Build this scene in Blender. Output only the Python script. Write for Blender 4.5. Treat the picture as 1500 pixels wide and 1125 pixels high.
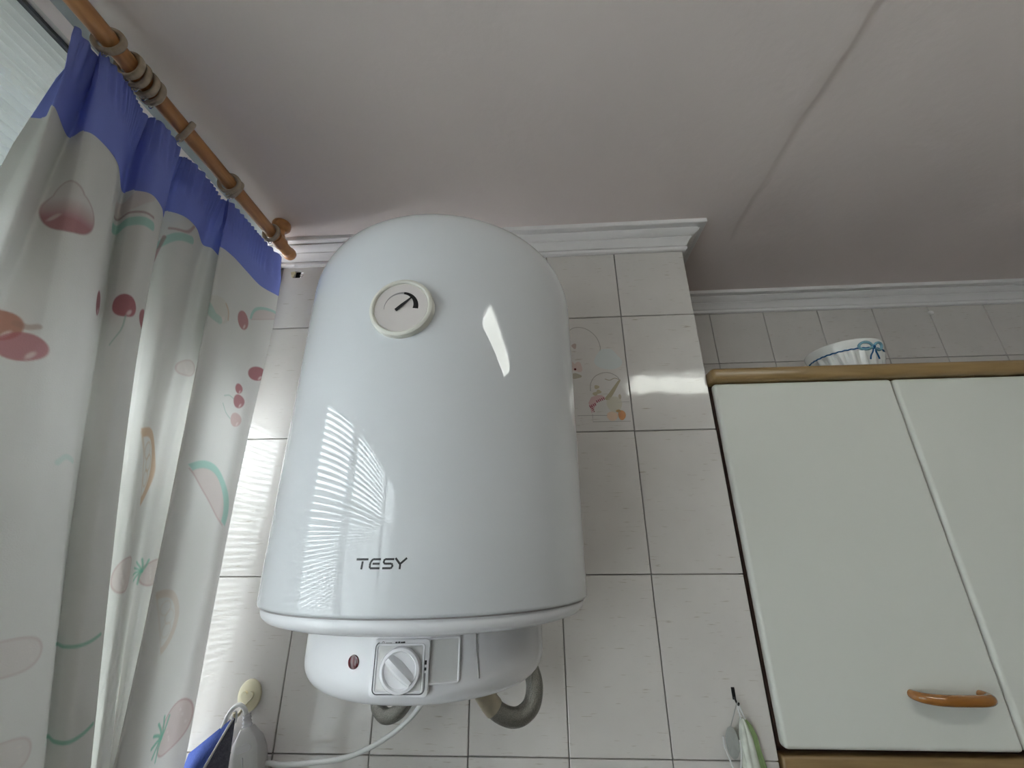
import bpy, bmesh, math, random
import numpy as np
from mathutils import Vector, Matrix

random.seed(7)
rng = np.random.RandomState(5)
for o in list(bpy.data.objects):
    bpy.data.objects.remove(o)
scene = bpy.context.scene
COL = scene.collection
PI = math.pi

# ------------------------------------------------------------------ camera
CAM = np.array([-0.34409, -0.79257, 1.78148])
RT = np.array([0.9984016, 0.0559571, -0.00793996])
UP = np.array([0.0277037, -0.3620897, 0.9317315])
FW = np.array([-0.0492620, 0.9304622, 0.3630612])
FPX = 615.694
cd = bpy.data.cameras.new('camera')
cd.sensor_width = 36.0
cd.sensor_fit = 'HORIZONTAL'
cd.lens = FPX * 36.0 / 1500.0
cd.clip_start = 0.01
cam = bpy.data.objects.new('camera', cd)
COL.objects.link(cam)
cam.matrix_world = Matrix(((RT[0], UP[0], -FW[0], CAM[0]), (RT[1], UP[1], -FW[1], CAM[1]),
                           (RT[2], UP[2], -FW[2], CAM[2]), (0, 0, 0, 1)))
scene.camera = cam

# ------------------------------------------------------------------ daylight, exposure
wd = bpy.data.worlds.new('overcast_sky')
scene.world = wd
wd.use_nodes = True
bg = wd.node_tree.nodes['Background']
bg.inputs['Color'].default_value = (0.91, 0.935, 1.0, 1)
bg.inputs['Strength'].default_value = 15.0
scene.view_settings.view_transform = 'Standard'
scene.view_settings.look = 'None'
scene.view_settings.gamma = 1.0
scene.view_settings.use_curve_mapping = False
scene.view_settings.exposure = 0.15
LAMP = 10.5          # radiance of the ceiling lamp's diffuser

# ------------------------------------------------------------------ measured layout (metres)
ZC = 2.45            # ceiling
TW, TH = 0.1525, 0.2503     # wall tile pitch
ROW0 = 2.238         # a horizontal tile joint
XW = -0.985          # window side
YB = 0.285           # recessed back wall
XR, YF = 2.1, -2.6   # far right wall, wall behind the camera
HX, HY, HR = -0.4766, -0.2157, 0.1908   # water heater axis, radius


def px_on(axis, val, x, y):
    """photo pixel -> point where its ray meets a plane of the room"""
    d = FW + RT * (x - 750.0) / FPX - UP * (y - 562.5) / FPX
    t = (val - CAM[axis]) / d[axis]
    return CAM + t * d


# ------------------------------------------------------------------ materials
MATS = {}


def new_mat(name):
    m = bpy.data.materials.new(name)
    m.use_nodes = True
    MATS[name] = m
    nt = m.node_tree
    b = nt.nodes['Principled BSDF']
    return m, nt, b


def simple(name, col, rough=0.5, metal=0.0, noise=0.0, nscale=40.0, bump=0.0, bscale=200.0, spec=0.5, coat=0.0, stretch=None):
    m, nt, b = new_mat(name)
    b.inputs['Base Color'].default_value = (*col, 1)
    b.inputs['Roughness'].default_value = rough
    b.inputs['Metallic'].default_value = metal
    b.inputs['Specular IOR Level'].default_value = spec
    b.inputs['Coat Weight'].default_value = coat
    b.inputs['Coat Roughness'].default_value = 0.05
    tc = nt.nodes.new('ShaderNodeTexCoord')
    mp = nt.nodes.new('ShaderNodeMapping')
    nt.links.new(tc.outputs['Object'], mp.inputs['Vector'])
    if stretch:
        mp.inputs['Scale'].default_value = stretch
    if noise > 0:
        n = nt.nodes.new('ShaderNodeTexNoise')
        n.inputs['Scale'].default_value = nscale
        n.inputs['Detail'].default_value = 4
        nt.links.new(mp.outputs['Vector'], n.inputs['Vector'])
        r = nt.nodes.new('ShaderNodeValToRGB')
        r.color_ramp.elements[0].position = 0.3
        r.color_ramp.elements[1].position = 0.7
        r.color_ramp.elements[0].color = (*[c * (1 - noise) for c in col], 1)
        r.color_ramp.elements[1].color = (*[min(1, c * (1 + noise)) for c in col], 1)
        nt.links.new(n.outputs['Fac'], r.inputs['Fac'])
        nt.links.new(r.outputs['Color'], b.inputs['Base Color'])
    if bump > 0:
        n2 = nt.nodes.new('ShaderNodeTexNoise')
        n2.inputs['Scale'].default_value = bscale
        n2.inputs['Detail'].default_value = 3
        nt.links.new(mp.outputs['Vector'], n2.inputs['Vector'])
        bp = nt.nodes.new('ShaderNodeBump')
        bp.inputs['Strength'].default_value = bump
        bp.inputs['Distance'].default_value = 0.002
        nt.links.new(n2.outputs['Fac'], bp.inputs['Height'])
        nt.links.new(bp.outputs['Normal'], b.inputs['Normal'])
    return m


M_plaster = simple('ceiling_paint', (0.82, 0.725, 0.695), 0.9, noise=0.05, nscale=2.5, bump=0.35, bscale=60, spec=0.2)
M_plaster_white = simple('white_cornice_plaster', (0.84, 0.81, 0.80), 0.7, noise=0.03, nscale=12, bump=0.1, bscale=90, spec=0.3)
M_wallpaint = simple('plain_wall_paint', (0.40, 0.38, 0.36), 0.8, noise=0.03, nscale=3)
M_floor = simple('floor_stoneware', (0.26, 0.22, 0.18), 0.4, noise=0.1, nscale=6)
M_grout = simple('grey_grout', (0.33, 0.31, 0.29), 0.85, noise=0.08, nscale=60)
M_enamel = simple('white_enamel', (0.66, 0.67, 0.69), 0.014, spec=0.5, coat=0.0, bump=0.0015, bscale=4)
M_plastic = simple('white_plastic', (0.80, 0.79, 0.81), 0.22, spec=0.45)
M_plastic_grey = simple('pale_grey_plastic', (0.62, 0.61, 0.60), 0.35)
M_cream = simple('cream_plastic', (0.70, 0.68, 0.61), 0.3)
M_dial = simple('dial_face', (0.62, 0.57, 0.55), 0.35)
M_black = simple('black_print', (0.006, 0.005, 0.006), 0.4)
M_darkline = simple('dark_seam', (0.10, 0.10, 0.11), 0.6)
M_greyprint = simple('grey_print', (0.28, 0.26, 0.26), 0.6)
M_red = simple('red_lens', (0.10, 0.004, 0.010), 0.12, coat=0.5)
M_lam = simple('white_laminate', (0.70, 0.705, 0.65), 0.38, spec=0.35, noise=0.015, nscale=4)
M_carcass = simple('dark_brown_board', (0.065, 0.030, 0.018), 0.6, noise=0.2, nscale=20)
M_alu = simple('grey_aluminium', (0.36, 0.37, 0.37), 0.45, metal=0.3)
M_steel = simple('braided_steel', (0.25, 0.24, 0.215), 0.33, metal=0.8, noise=0.3, nscale=900, bump=0.5, bscale=900)
M_brass = simple('crimped_ferrule', (0.50, 0.44, 0.33), 0.35, metal=0.6, noise=0.1, nscale=80)
M_cable = simple('pale_cable', (0.72, 0.72, 0.70), 0.4)
M_hookcream = simple('ivory_plastic', (0.78, 0.72, 0.52), 0.35)
M_blue = simple('blue_cotton', (0.075, 0.115, 0.36), 0.9, noise=0.12, nscale=300, bump=0.2, bscale=900, spec=0.1)
M_greycloth = simple('grey_terry_cloth', (0.12, 0.12, 0.15), 0.95, noise=0.2, nscale=250, bump=0.6, bscale=600, spec=0.1)
M_whitecloth = simple('white_trim_cloth', (0.75, 0.75, 0.75), 0.9, spec=0.1)
M_greencloth = simple('pale_green_cloth', (0.60, 0.62, 0.55), 0.9, noise=0.15, nscale=60, spec=0.1)
M_green = simple('green_cloth', (0.30, 0.42, 0.20), 0.9, noise=0.25, nscale=70, spec=0.1)
M_greysil = simple('grey_rubber', (0.38, 0.39, 0.37), 0.6)
M_ceramic = simple('white_ceramic', (0.87, 0.87, 0.84), 0.18, coat=0.3)
M_bluegl = simple('blue_glaze', (0.02, 0.12, 0.30), 0.25)
M_cyangl = simple('pale_blue_glaze', (0.22, 0.42, 0.52), 0.25)
M_dark = simple('dark_cavity', (0.012, 0.008, 0.006), 0.95)
M_rough_plaster = simple('yellowed_plaster', (0.55, 0.47, 0.30), 0.95, noise=0.3, nscale=120, bump=0.8, bscale=200)
M_chrome = simple('chrome', (0.75, 0.75, 0.75), 0.12, metal=1.0)
M_black_metal = simple('black_metal', (0.004, 0.004, 0.004), 0.4)


def wood(name, c1, c2, rough=0.35, axis='Y', scale=9.0, coat=0.3):
    m, nt, b = new_mat(name)
    tc = nt.nodes.new('ShaderNodeTexCoord')
    mp = nt.nodes.new('ShaderNodeMapping')
    s = {'X': (0.12, 1, 1), 'Y': (1, 0.12, 1), 'Z': (1, 1, 0.12)}[axis]
    mp.inputs['Scale'].default_value = tuple(k * scale for k in s)
    n = nt.nodes.new('ShaderNodeTexNoise')
    n.inputs['Scale'].default_value = 9
    n.inputs['Detail'].default_value = 6
    n.inputs['Distortion'].default_value = 0.6
    r = nt.nodes.new('ShaderNodeValToRGB')
    r.color_ramp.elements[0].color = (*c1, 1)
    r.color_ramp.elements[1].color = (*c2, 1)
    r.color_ramp.elements[0].position = 0.3
    r.color_ramp.elements[1].position = 0.72
    nt.links.new(tc.outputs['Object'], mp.inputs['Vector'])
    nt.links.new(mp.outputs['Vector'], n.inputs['Vector'])
    nt.links.new(n.outputs['Fac'], r.inputs['Fac'])
    nt.links.new(r.outputs['Color'], b.inputs['Base Color'])
    b.inputs['Roughness'].default_value = rough
    b.inputs['Coat Weight'].default_value = coat
    b.inputs['Coat Roughness'].default_value = 0.15
    return m


M_rod = wood('varnished_pole_wood', (0.44, 0.18, 0.06), (0.66, 0.32, 0.12), 0.3)
M_ring = wood('pale_ring_wood', (0.38, 0.29, 0.20), (0.50, 0.40, 0.29), 0.45)
M_rail = wood('oak_rail', (0.27, 0.17, 0.065), (0.38, 0.25, 0.11), 0.4, 'X')
M_rail2 = wood('oak_lower_rail', (0.23, 0.14, 0.06), (0.32, 0.21, 0.09), 0.45, 'X')
M_handle = wood('honey_wood', (0.27, 0.10, 0.020), (0.40, 0.17, 0.04), 0.2, 'X', coat=0.7)


def tile_mat(name, tint):
    """glazed off-white tile with short horizontal brown streaks, different on each tile"""
    m, nt, b = new_mat(name)
    N = nt.nodes.new
    tc = N('ShaderNodeTexCoord')
    oi = N('ShaderNodeObjectInfo')
    add = N('ShaderNodeVectorMath'); add.operation = 'MULTIPLY_ADD'
    add.inputs[1].default_value = (1, 1, 1)
    rnd = N('ShaderNodeCombineXYZ')
    mul = N('ShaderNodeMath'); mul.operation = 'MULTIPLY'; mul.inputs[1].default_value = 37.0
    nt.links.new(oi.outputs['Random'], mul.inputs[0])
    for k in range(3):
        nt.links.new(mul.outputs[0], rnd.inputs[k])
    nt.links.new(tc.outputs['Object'], add.inputs[0])
    nt.links.new(rnd.outputs[0], add.inputs[2])
    mp = N('ShaderNodeMapping'); mp.inputs['Scale'].default_value = (38, 38, 420)
    nt.links.new(add.outputs[0], mp.inputs['Vector'])
    n = N('ShaderNodeTexNoise'); n.inputs['Scale'].default_value = 1.0; n.inputs['Detail'].default_value = 2
    nt.links.new(mp.outputs['Vector'], n.inputs['Vector'])
    r = N('ShaderNodeValToRGB')
    r.color_ramp.elements[0].position = 0.66
    r.color_ramp.elements[0].color = (*tint, 1)
    r.color_ramp.elements[1].position = 0.80
    r.color_ramp.elements[1].color = (tint[0] * .66, tint[1] * .60, tint[2] * .52, 1)
    nt.links.new(n.outputs['Fac'], r.inputs['Fac'])
    n2 = N('ShaderNodeTexNoise'); n2.inputs['Scale'].default_value = 14; n2.inputs['Detail'].default_value = 3
    nt.links.new(add.outputs[0], n2.inputs['Vector'])
    mx = N('ShaderNodeMixRGB'); mx.blend_type = 'MULTIPLY'; mx.inputs['Fac'].default_value = 0.14
    nt.links.new(r.outputs['Color'], mx.inputs['Color1'])
    nt.links.new(n2.outputs['Fac'], mx.inputs['Color2'])
    nt.links.new(mx.outputs['Color'], b.inputs['Base Color'])
    b.inputs['Roughness'].default_value = 0.075
    b.inputs['Specular IOR Level'].default_value = 0.5
    n3 = N('ShaderNodeTexNoise'); n3.inputs['Scale'].default_value = 22
    nt.links.new(add.outputs[0], n3.inputs['Vector'])
    bp = N('ShaderNodeBump'); bp.inputs['Strength'].default_value = 0.10; bp.inputs['Distance'].default_value = 0.004
    nt.links.new(n3.outputs['Fac'], bp.inputs['Height'])
    nt.links.new(bp.outputs['Normal'], b.inputs['Normal'])
    return m


M_tile = tile_mat('glazed_tile', (0.73, 0.69, 0.655))


def fabric_mat(name, attr, trans=0.42):
    m, nt, b = new_mat(name)
    N = nt.nodes.new
    at = N('ShaderNodeAttribute'); at.attribute_name = attr
    tc = N('ShaderNodeTexCoord')
    wv = N('ShaderNodeTexNoise'); wv.inputs['Scale'].default_value = 700; wv.inputs['Detail'].default_value = 1
    nt.links.new(tc.outputs['Object'], wv.inputs['Vector'])
    bp = N('ShaderNodeBump'); bp.inputs['Strength'].default_value = 0.15; bp.inputs['Distance'].default_value = 0.001
    nt.links.new(wv.outputs['Fac'], bp.inputs['Height'])
    df = N('ShaderNodeBsdfDiffuse')
    tr = N('ShaderNodeBsdfTranslucent')
    mx = N('ShaderNodeMixShader'); mx.inputs['Fac'].default_value = trans
    for s in (df, tr):
        nt.links.new(at.outputs['Color'], s.inputs['Color'])
        nt.links.new(bp.outputs['Normal'], s.inputs['Normal'])
    nt.links.new(df.outputs[0], mx.inputs[1])
    nt.links.new(tr.outputs[0], mx.inputs[2])
    nt.links.new(mx.outputs[0], nt.nodes['Material Output'].inputs['Surface'])
    nt.nodes.remove(b)
    return m


M_curtain = fabric_mat('printed_curtain_cotton', 'print', 0.22)
M_curtain_l = fabric_mat('printed_curtain_cotton_dimmed', 'print', 0.06)  # same cotton, translucency lowered to keep the left curtain darker against the window


def slat_mat(name, trans):
    m, nt, b = new_mat(name)
    N = nt.nodes.new
    tc = N('ShaderNodeTexCoord')
    n = N('ShaderNodeTexNoise'); n.inputs['Scale'].default_value = 9
    nt.links.new(tc.outputs['Object'], n.inputs['Vector'])
    r = N('ShaderNodeValToRGB')
    r.color_ramp.elements[0].color = (0.50, 0.51, 0.49, 1); r.color_ramp.elements[1].color = (0.60, 0.61, 0.59, 1)
    nt.links.new(n.outputs['Fac'], r.inputs['Fac'])
    tr = N('ShaderNodeBsdfTranslucent')
    mx = N('ShaderNodeMixShader'); mx.inputs['Fac'].default_value = trans
    nt.links.new(r.outputs['Color'], b.inputs['Base Color']); nt.links.new(r.outputs['Color'], tr.inputs['Color'])
    b.inputs['Roughness'].default_value = 0.45
    nt.links.new(b.outputs[0], mx.inputs[1]); nt.links.new(tr.outputs[0], mx.inputs[2])
    nt.links.new(mx.outputs[0], nt.nodes['Material Output'].inputs['Surface'])
    return m


M_slat = slat_mat('translucent_shutter_plastic', 0.5)
M_slat_up = slat_mat('dull_shutter_plastic', 0.29)


def glass_mat():
    m, nt, b = new_mat('window_glass')
    N = nt.nodes.new
    t = N('ShaderNodeBsdfTransparent'); t.inputs['Color'].default_value = (0.92, 0.95, 0.94, 1)
    g = N('ShaderNodeBsdfGlossy'); g.inputs['Roughness'].default_value = 0.02
    mx = N('ShaderNodeMixShader'); mx.inputs['Fac'].default_value = 0.05
    nt.links.new(t.outputs[0], mx.inputs[1]); nt.links.new(g.outputs[0], mx.inputs[2])
    nt.links.new(mx.outputs[0], nt.nodes['Material Output'].inputs['Surface'])
    nt.nodes.remove(b)
    return m


M_glass = glass_mat()


def emit_mat(name, col, s):
    m, nt, b = new_mat(name)
    b.inputs['Base Color'].default_value = (0.9, 0.9, 0.9, 1)
    b.inputs['Emission Color'].default_value = (*col, 1)
    b.inputs['Emission Strength'].default_value = s
    return m


M_lamp = emit_mat('lamp_diffuser', (0.96, 1.0, 0.92), LAMP)

# ------------------------------------------------------------------ object helpers
WL = {}      # world location of every object


def props(o, label=None, cat=None, group=None, kind=None):
    if label: o['label'] = label
    if cat: o['category'] = cat
    if group: o['group'] = group
    if kind: o['kind'] = kind
    return o


def place(o, wloc, parent=None):
    WL[o.name] = Vector(wloc)
    if parent is not None:
        o.parent = parent
        o.location = Vector(wloc) - WL[parent.name]
    else:
        o.location = wloc
    COL.objects.link(o)
    return o


def thing(name, loc, label, cat, group=None, kind=None):
    o = bpy.data.objects.new(name, None)
    o.empty_display_size = 0.05
    place(o, loc)
    return props(o, label, cat, group, kind)


def mesh(name, V, F, mat, parent=None, smooth=True, angle=None, bottom=False):
    """V in world metres; origin put at the bounding-box centre (or its base)"""
    V = np.asarray(V, float)
    lo, hi = V.min(0), V.max(0)
    c = (lo + hi) / 2
    if bottom:
        c[2] = lo[2]
    me = bpy.data.meshes.new(name)
    me.from_pydata((V - c).tolist(), [], [tuple(int(i) for i in f) for f in F])
    me.update()
    me.materials.append(mat)
    bm = bmesh.new(); bm.from_mesh(me)
    bmesh.ops.recalc_face_normals(bm, faces=bm.faces)
    bm.to_mesh(me); bm.free()
    if smooth:
        me.polygons.foreach_set('use_smooth', [True] * len(me.polygons))
        me.set_sharp_from_angle(angle=math.radians(angle or 35))
    o = bpy.data.objects.new(name, me)
    return place(o, c, parent)


def box_vf(x0, x1, y0, y1, z0, z1):
    V = [(x, y, z) for x in (x0, x1) for y in (y0, y1) for z in (z0, z1)]
    F = [(0, 1, 3, 2), (4, 6, 7, 5), (0, 4, 5, 1), (2, 3, 7, 6), (0, 2, 6, 4), (1, 5, 7, 3)]
    return V, F


def bevel_vf(V, F, w, seg=2):
    bm = bmesh.new()
    vs = [bm.verts.new(v) for v in V]
    for f in F:
        bm.faces.new([vs[i] for i in f])
    bmesh.ops.recalc_face_normals(bm, faces=bm.faces)
    bmesh.ops.bevel(bm, geom=list(bm.edges), offset=w, segments=seg, affect='EDGES', profile=0.5)
    bm.verts.index_update()
    V2 = [tuple(v.co) for v in bm.verts]
    F2 = [[v.index for v in f.verts] for f in bm.faces]
    bm.free()
    return V2, F2


def box(name, x0, x1, y0, y1, z0, z1, mat, parent=None, bev=0.0, seg=2, rot=None, bottom=False):
    V, F = box_vf(x0, x1, y0, y1, z0, z1)
    if bev:
        V, F = bevel_vf(V, F, bev, seg)
    if rot:
        V = rotz(V, rot, (HX, HY))
    o = mesh(name, V, F, mat, parent, smooth=bool(bev), angle=60, bottom=bottom)
    if bev:
        o.modifiers.new('weighted', 'WEIGHTED_NORMAL').keep_sharp = True
    return o


def rotz(V, deg, c):
    a = math.radians(deg)
    V = np.asarray(V, float).copy()
    x, y = V[:, 0] - c[0], V[:, 1] - c[1]
    V[:, 0] = c[0] + x * math.cos(a) - y * math.sin(a)
    V[:, 1] = c[1] + x * math.sin(a) + y * math.cos(a)
    return V


def lathe_vf(prof, n=64, closed=False):
    """prof: (radius, height) list -> around +Z at the origin"""
    V, F, rows = [], [], []
    for r, z in prof:
        if r < 1e-7:
            rows.append([len(V)]); V.append((0, 0, z))
        else:
            rows.append(list(range(len(V), len(V) + n)))
            V += [(r * math.cos(2 * PI * k / n), r * math.sin(2 * PI * k / n), z) for k in range(n)]
    pairs = list(zip(rows[:-1], rows[1:])) + ([(rows[-1], rows[0])] if closed else [])
    for a, b in pairs:
        for k in range(n):
            k2 = (k + 1) % n
            if len(a) == 1 and len(b) == 1: continue
            if len(a) == 1: F.append((a[0], b[k], b[k2]))
            elif len(b) == 1: F.append((a[k], b[0], a[k2]))
            else: F.append((a[k], b[k], b[k2], a[k2]))
    return V, F


def orient(V, origin, zaxis, xhint=(1, 0, 0)):
    z = Vector(zaxis).normalized()
    x = Vector(xhint); x = (x - z * x.dot(z)).normalized()
    y = z.cross(x)
    V = np.asarray(V, float)
    return V[:, :1] * np.array(x) + V[:, 1:2] * np.array(y) + V[:, 2:3] * np.array(z) + np.array(origin)


def lathe(name, prof, origin, mat, parent=None, n=64, zaxis=(0, 0, 1), xhint=(1, 0, 0), closed=False, angle=35, bottom=False):
    V, F = lathe_vf(prof, n, closed)
    return mesh(name, orient(V, origin, zaxis, xhint), F, mat, parent, angle=angle, bottom=bottom)


def catmull(P, n=8, closed=False):
    P = [np.array(p, float) for p in P]
    out = []
    m = len(P)
    for i in range(m if closed else m - 1):
        if closed:
            a, b, c, d = P[(i - 1) % m], P[i], P[(i + 1) % m], P[(i + 2) % m]
        else:
            b, c = P[i], P[i + 1]
            a = P[i - 1] if i > 0 else 2 * b - c
            d = P[i + 2] if i + 2 < m else 2 * c - b
        for k in range(n):
            t = k / n
            out.append(0.5 * ((2 * b) + (-a + c) * t + (2 * a - 5 * b + 4 * c - d) * t * t + (-a + 3 * b - 3 * c + d) * t ** 3))
    if not closed:
        out.append(P[-1])
    return out


def tube_vf(pts, rad, n=12, closed=False, flat=1.0):
    pts = [Vector(p) for p in pts]
    m = len(pts)
    rr = rad if hasattr(rad, '__len__') else [rad] * m
    V, F = [], []
    nrm = None
    for i in range(m):
        if closed:
            t = (pts[(i + 1) % m] - pts[i - 1]).normalized()
        else:
            t = (pts[min(i + 1, m - 1)] - pts[max(i - 1, 0)]).normalized()
        if nrm is None:
            h = Vector((0, 0, 1)) if abs(t.z) < 0.9 else Vector((1, 0, 0))
            nrm = (h - t * h.dot(t)).normalized()
        else:
            nrm = (nrm - t * nrm.dot(t)).normalized()
        bi = t.cross(nrm)
        for k in range(n):
            a = 2 * PI * k / n
            V.append(tuple(pts[i] + nrm * (rr[i] * math.cos(a)) + bi * (rr[i] * flat * math.sin(a))))
    for i in range(m if closed else m - 1):
        j = (i + 1) % m
        for k in range(n):
            k2 = (k + 1) % n
            F.append((i * n + k, j * n + k, j * n + k2, i * n + k2))
    if not closed:
        F.append(tuple(range(n - 1, -1, -1)))
        F.append(tuple((m - 1) * n + k for k in range(n)))
    return V, F


def tube(name, pts, rad, mat, parent=None, n=12, closed=False, flat=1.0, bottom=False):
    V, F = tube_vf(pts, rad, n, closed, flat)
    return mesh(name, V, F, mat, parent, angle=60, bottom=bottom)


def extrude_poly(poly, thick):
    """poly in the XZ plane (u, v) -> slab from y=0 to y=-thick"""
    n = len(poly)
    V = [(u, 0, v) for u, v in poly] + [(u, -thick, v) for u, v in poly]
    F = [tuple(range(n)), tuple(range(2 * n - 1, n - 1, -1))]
    F += [(i, (i + 1) % n, n + (i + 1) % n, n + i) for i in range(n)]
    return V, F


def join(parts):
    V, F = [], []
    for v, f in parts:
        b = len(V)
        V += [tuple(p) for p in v]
        F += [tuple(i + b for i in q) for q in f]
    return V, F


# ================================================================== the setting
def struct(o, label, cat):
    return props(o, label, cat, kind='structure')


struct(box('floor', XW - .12, XR + .1, YF - .1, YB + .12, -0.1, 0.0, M_floor), 'plain kitchen floor under the whole room', 'floor')
# ceiling: one slab, with the plaster crease that runs on from the pillar's corner
xs = [XW - .12, -0.5, 0.0, 0.095, 0.119, 0.122, 0.125, 0.1285, 0.132, 0.135, 0.139, 0.22, 0.5, XR + .1]
dz = [0, 0, 0, -0.0004, -0.0006, 0.0002, 0.0016, 0.0032, 0.0046, 0.0054, 0.0056, 0.0048, 0, 0]
ys = np.concatenate([np.linspace(YF - .1, -0.6, 12), np.linspace(-0.57, YB + .12, 46)])
V, F = [], []
for j, y in enumerate(ys):
    wob = 0.004 * math.sin(y * 9.0) + 0.002 * math.sin(y * 31) + 0.0012 * math.sin(y * 77)
    amp = 0.75 + 0.25 * math.sin(y * 13) if y < 0.02 else 0.0
    for i, x in enumerate(xs):
        w_ = wob if 0 < x < 0.5 else 0
        V.append((x + w_, y, ZC + dz[i] * amp))
nx = len(xs)
for j in range(len(ys) - 1):
    for i in range(nx - 1):
        F.append((j * nx + i, j * nx + i + 1, (j + 1) * nx + i + 1, (j + 1) * nx + i))
b0 = len(V)
V += [(xs[0], ys[0], ZC + .1), (xs[-1], ys[0], ZC + .1), (xs[-1], ys[-1], ZC + .1), (xs[0], ys[-1], ZC + .1)]
F.append((b0, b0 + 1, b0 + 2, b0 + 3))
struct(mesh('ceiling', V, F, M_plaster, angle=80), 'grey-white plaster ceiling with a crease running from the pillar corner', 'ceiling')

TT = 0.006      # tile thickness (wall faces lie this far behind the tile faces)
wall_back = struct(box('wall_back', XW - .12, -TT, TT, YB + .12, 0, ZC, M_grout), 'tiled wall behind the water heater, ending in an outside corner', 'wall')
wall_recess = struct(box('wall_recess', 0.0, XR + .1, YB + TT, YB + .12, 0, ZC, M_grout), 'tiled recessed wall above and behind the wall cabinet', 'wall')
struct(box('wall_right', XR, XR + .1, YF, YB, 0, ZC, M_wallpaint), 'plain light wall at the far end of the kitchen', 'wall')
struct(box('wall_front', XW - .12, XR + .1, YF - .1, YF, 0, ZC, M_wallpaint), 'plain light wall opposite the water heater', 'wall')
struct(box('wall_window', XW - .12, XW - .02, YF, TT, 0, 0.98, M_wallpaint), 'low wall below the window', 'wall')
trim = box('trim_1', -0.950, -0.914, YF, -0.048, ZC - .009, ZC, M_alu, bev=.001)  # flat grey strip added on the ceiling beside the pole
struct(trim, 'narrow grey strip on the ceiling between curtain pole and window', 'trim')

# ---- tiles: one shared mesh, each tile its own object


def tile_mesh(name, w, h, mat):
    V, F = box_vf(-w / 2, w / 2, 0, TT, -h / 2, h / 2)
    V, F = bevel_vf(V, F, 0.0009, 1)
    me = bpy.data.meshes.new(name)
    me.from_pydata(V, [], F); me.update(); me.materials.append(mat)
    return me


J = 0.0016
TM = tile_mesh('tile', TW - J, TH - J, M_tile)


def tile(me, x, y, z, parent, rz=0.0):
    o = bpy.data.objects.new('tile', me)
    place(o, (x, y, z), parent)
    # hand-set: every tile leans a hair differently, which breaks the reflections at the joints
    o.rotation_euler = (rng.uniform(-.004, .004), 0, rz + rng.uniform(-.004, .004))
    return o


rows_z = [ROW0 - TH * (k + .5) for k in range(-1, 9)]      # top row is cut by the cornice
decor = None
TML = tile_mesh('end_tile', TW - J + .007, TH - J, M_tile)
XL = -0.922     # left end of the tiled wall
for k, z in enumerate(rows_z):
    for c in range(6):
        x = -(c + .5) * TW
        if k == 0:
            continue
        t = tile(TM, x, 0, z, wall_back) if c < 5 else tile(TML, x - .0035, 0, z, wall_back)
        if k == 1 and c == 1:
            decor = t
# top row: only 0.16 m shows below the cornice; tiles cut there
HT = 0.1640
TMtop = tile_mesh('cut_tile', TW - J, HT - J, M_tile)
for c in range(5):
    tile(TMtop, -(c + .5) * TW, 0, ROW0 + HT / 2, wall_back)
# the leftmost top tile has a square hole broken through it
hx0, hx1, hz0, hz1 = -0.8925, -0.8775, 2.3705, 2.3895
x0, x1, z0, z1 = -6 * TW + J / 2 - .007, -5 * TW - J / 2, ROW0 + J / 2, ROW0 + HT - J / 2
parts = []
for a, b_, c_, d_ in ((x0, x1, z0, hz0), (x0, x1, hz1, z1), (x0, hx0, hz0, hz1), (hx1, x1, hz0, hz1)):
    parts.append(box_vf(a, b_, 0, TT, c_, d_))
V, F = join(parts)
holed = mesh('tile', V, F, M_tile, wall_back, smooth=False)
props(holed, label='cut tile with a small square hole broken through it')
box('hole', hx0, hx1, TT - .0006, TT + .0004, hz0, hz1, M_dark, wall_back)
bl = []
for k in range(14):
    a = 2 * PI * k / 14
    r_ = 1 + .25 * math.sin(3 * a) + .15 * math.sin(5 * a + 1)
    bl.append((-0.8955 + .0050 * r_ * math.cos(a), 2.3805 + .0085 * r_ * math.sin(a)))
V, F = extrude_poly(bl, 0.0012)
mesh('plaster_patch', V, F, M_rough_plaster, holed, smooth=False)
tube('wire_loop', catmull([(-.8775, -.001, 2.3715), (-.872, -.006, 2.3665), (-.866, -.008, 2.3715), (-.8655, -.007, 2.3775), (-.871, -.005, 2.3795), (-.8775, -.001, 2.3765)], 6), .0009, M_chrome, wall_back, 8)

# pillar's side face (turns the outside corner) and the recessed wall
for k, z in enumerate(rows_z):
    if k == 0: continue
    for c in range(2):
        w_ = TW if c == 0 else YB - TW
        me = TM if c == 0 else None
        if me is None:
            me = bpy.data.meshes.get('side_tile') or tile_mesh('side_tile', w_ - J, TH - J, M_tile)
        o = tile(me, 0.0, (TW / 2 if c == 0 else TW + w_ / 2), z, wall_back, PI / 2)
for c in range(2):
    w_ = TW if c == 0 else YB - TW
    me = TMtop if c == 0 else tile_mesh('side_cut_tile', w_ - J, HT - J, M_tile)
    tile(me, 0.0, (TW / 2 if c == 0 else TW + w_ / 2), ROW0 + HT / 2, wall_back, PI / 2)
BW = 0.1485
bj = 0.1655     # first vertical joint on the recessed wall
TMb = tile_mesh('recess_tile', BW - J, TH - J, M_tile)
TMb0 = tile_mesh('recess_tile_cut', bj - TT - J, TH - J, M_tile)
ZB0 = 2.245     # lower joint of the top row there
for k in range(9):
    hgt = 0.157 if k == 0 else TH
    zc = ZB0 + hgt / 2 if k == 0 else ZB0 - TH * (k - .5)
    if k == 0:
        ma, mb = tile_mesh('recess_top', BW - J, hgt - J, M_tile), tile_mesh('recess_top_cut', bj - TT - J, hgt - J, M_tile)
    else:
        ma, mb = TMb, TMb0
    tile(mb, (bj + TT) / 2, YB, zc, wall_recess)
    for c in range(12):
        tile(ma, bj + (c + .5) * BW, YB, zc, wall_recess)
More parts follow.
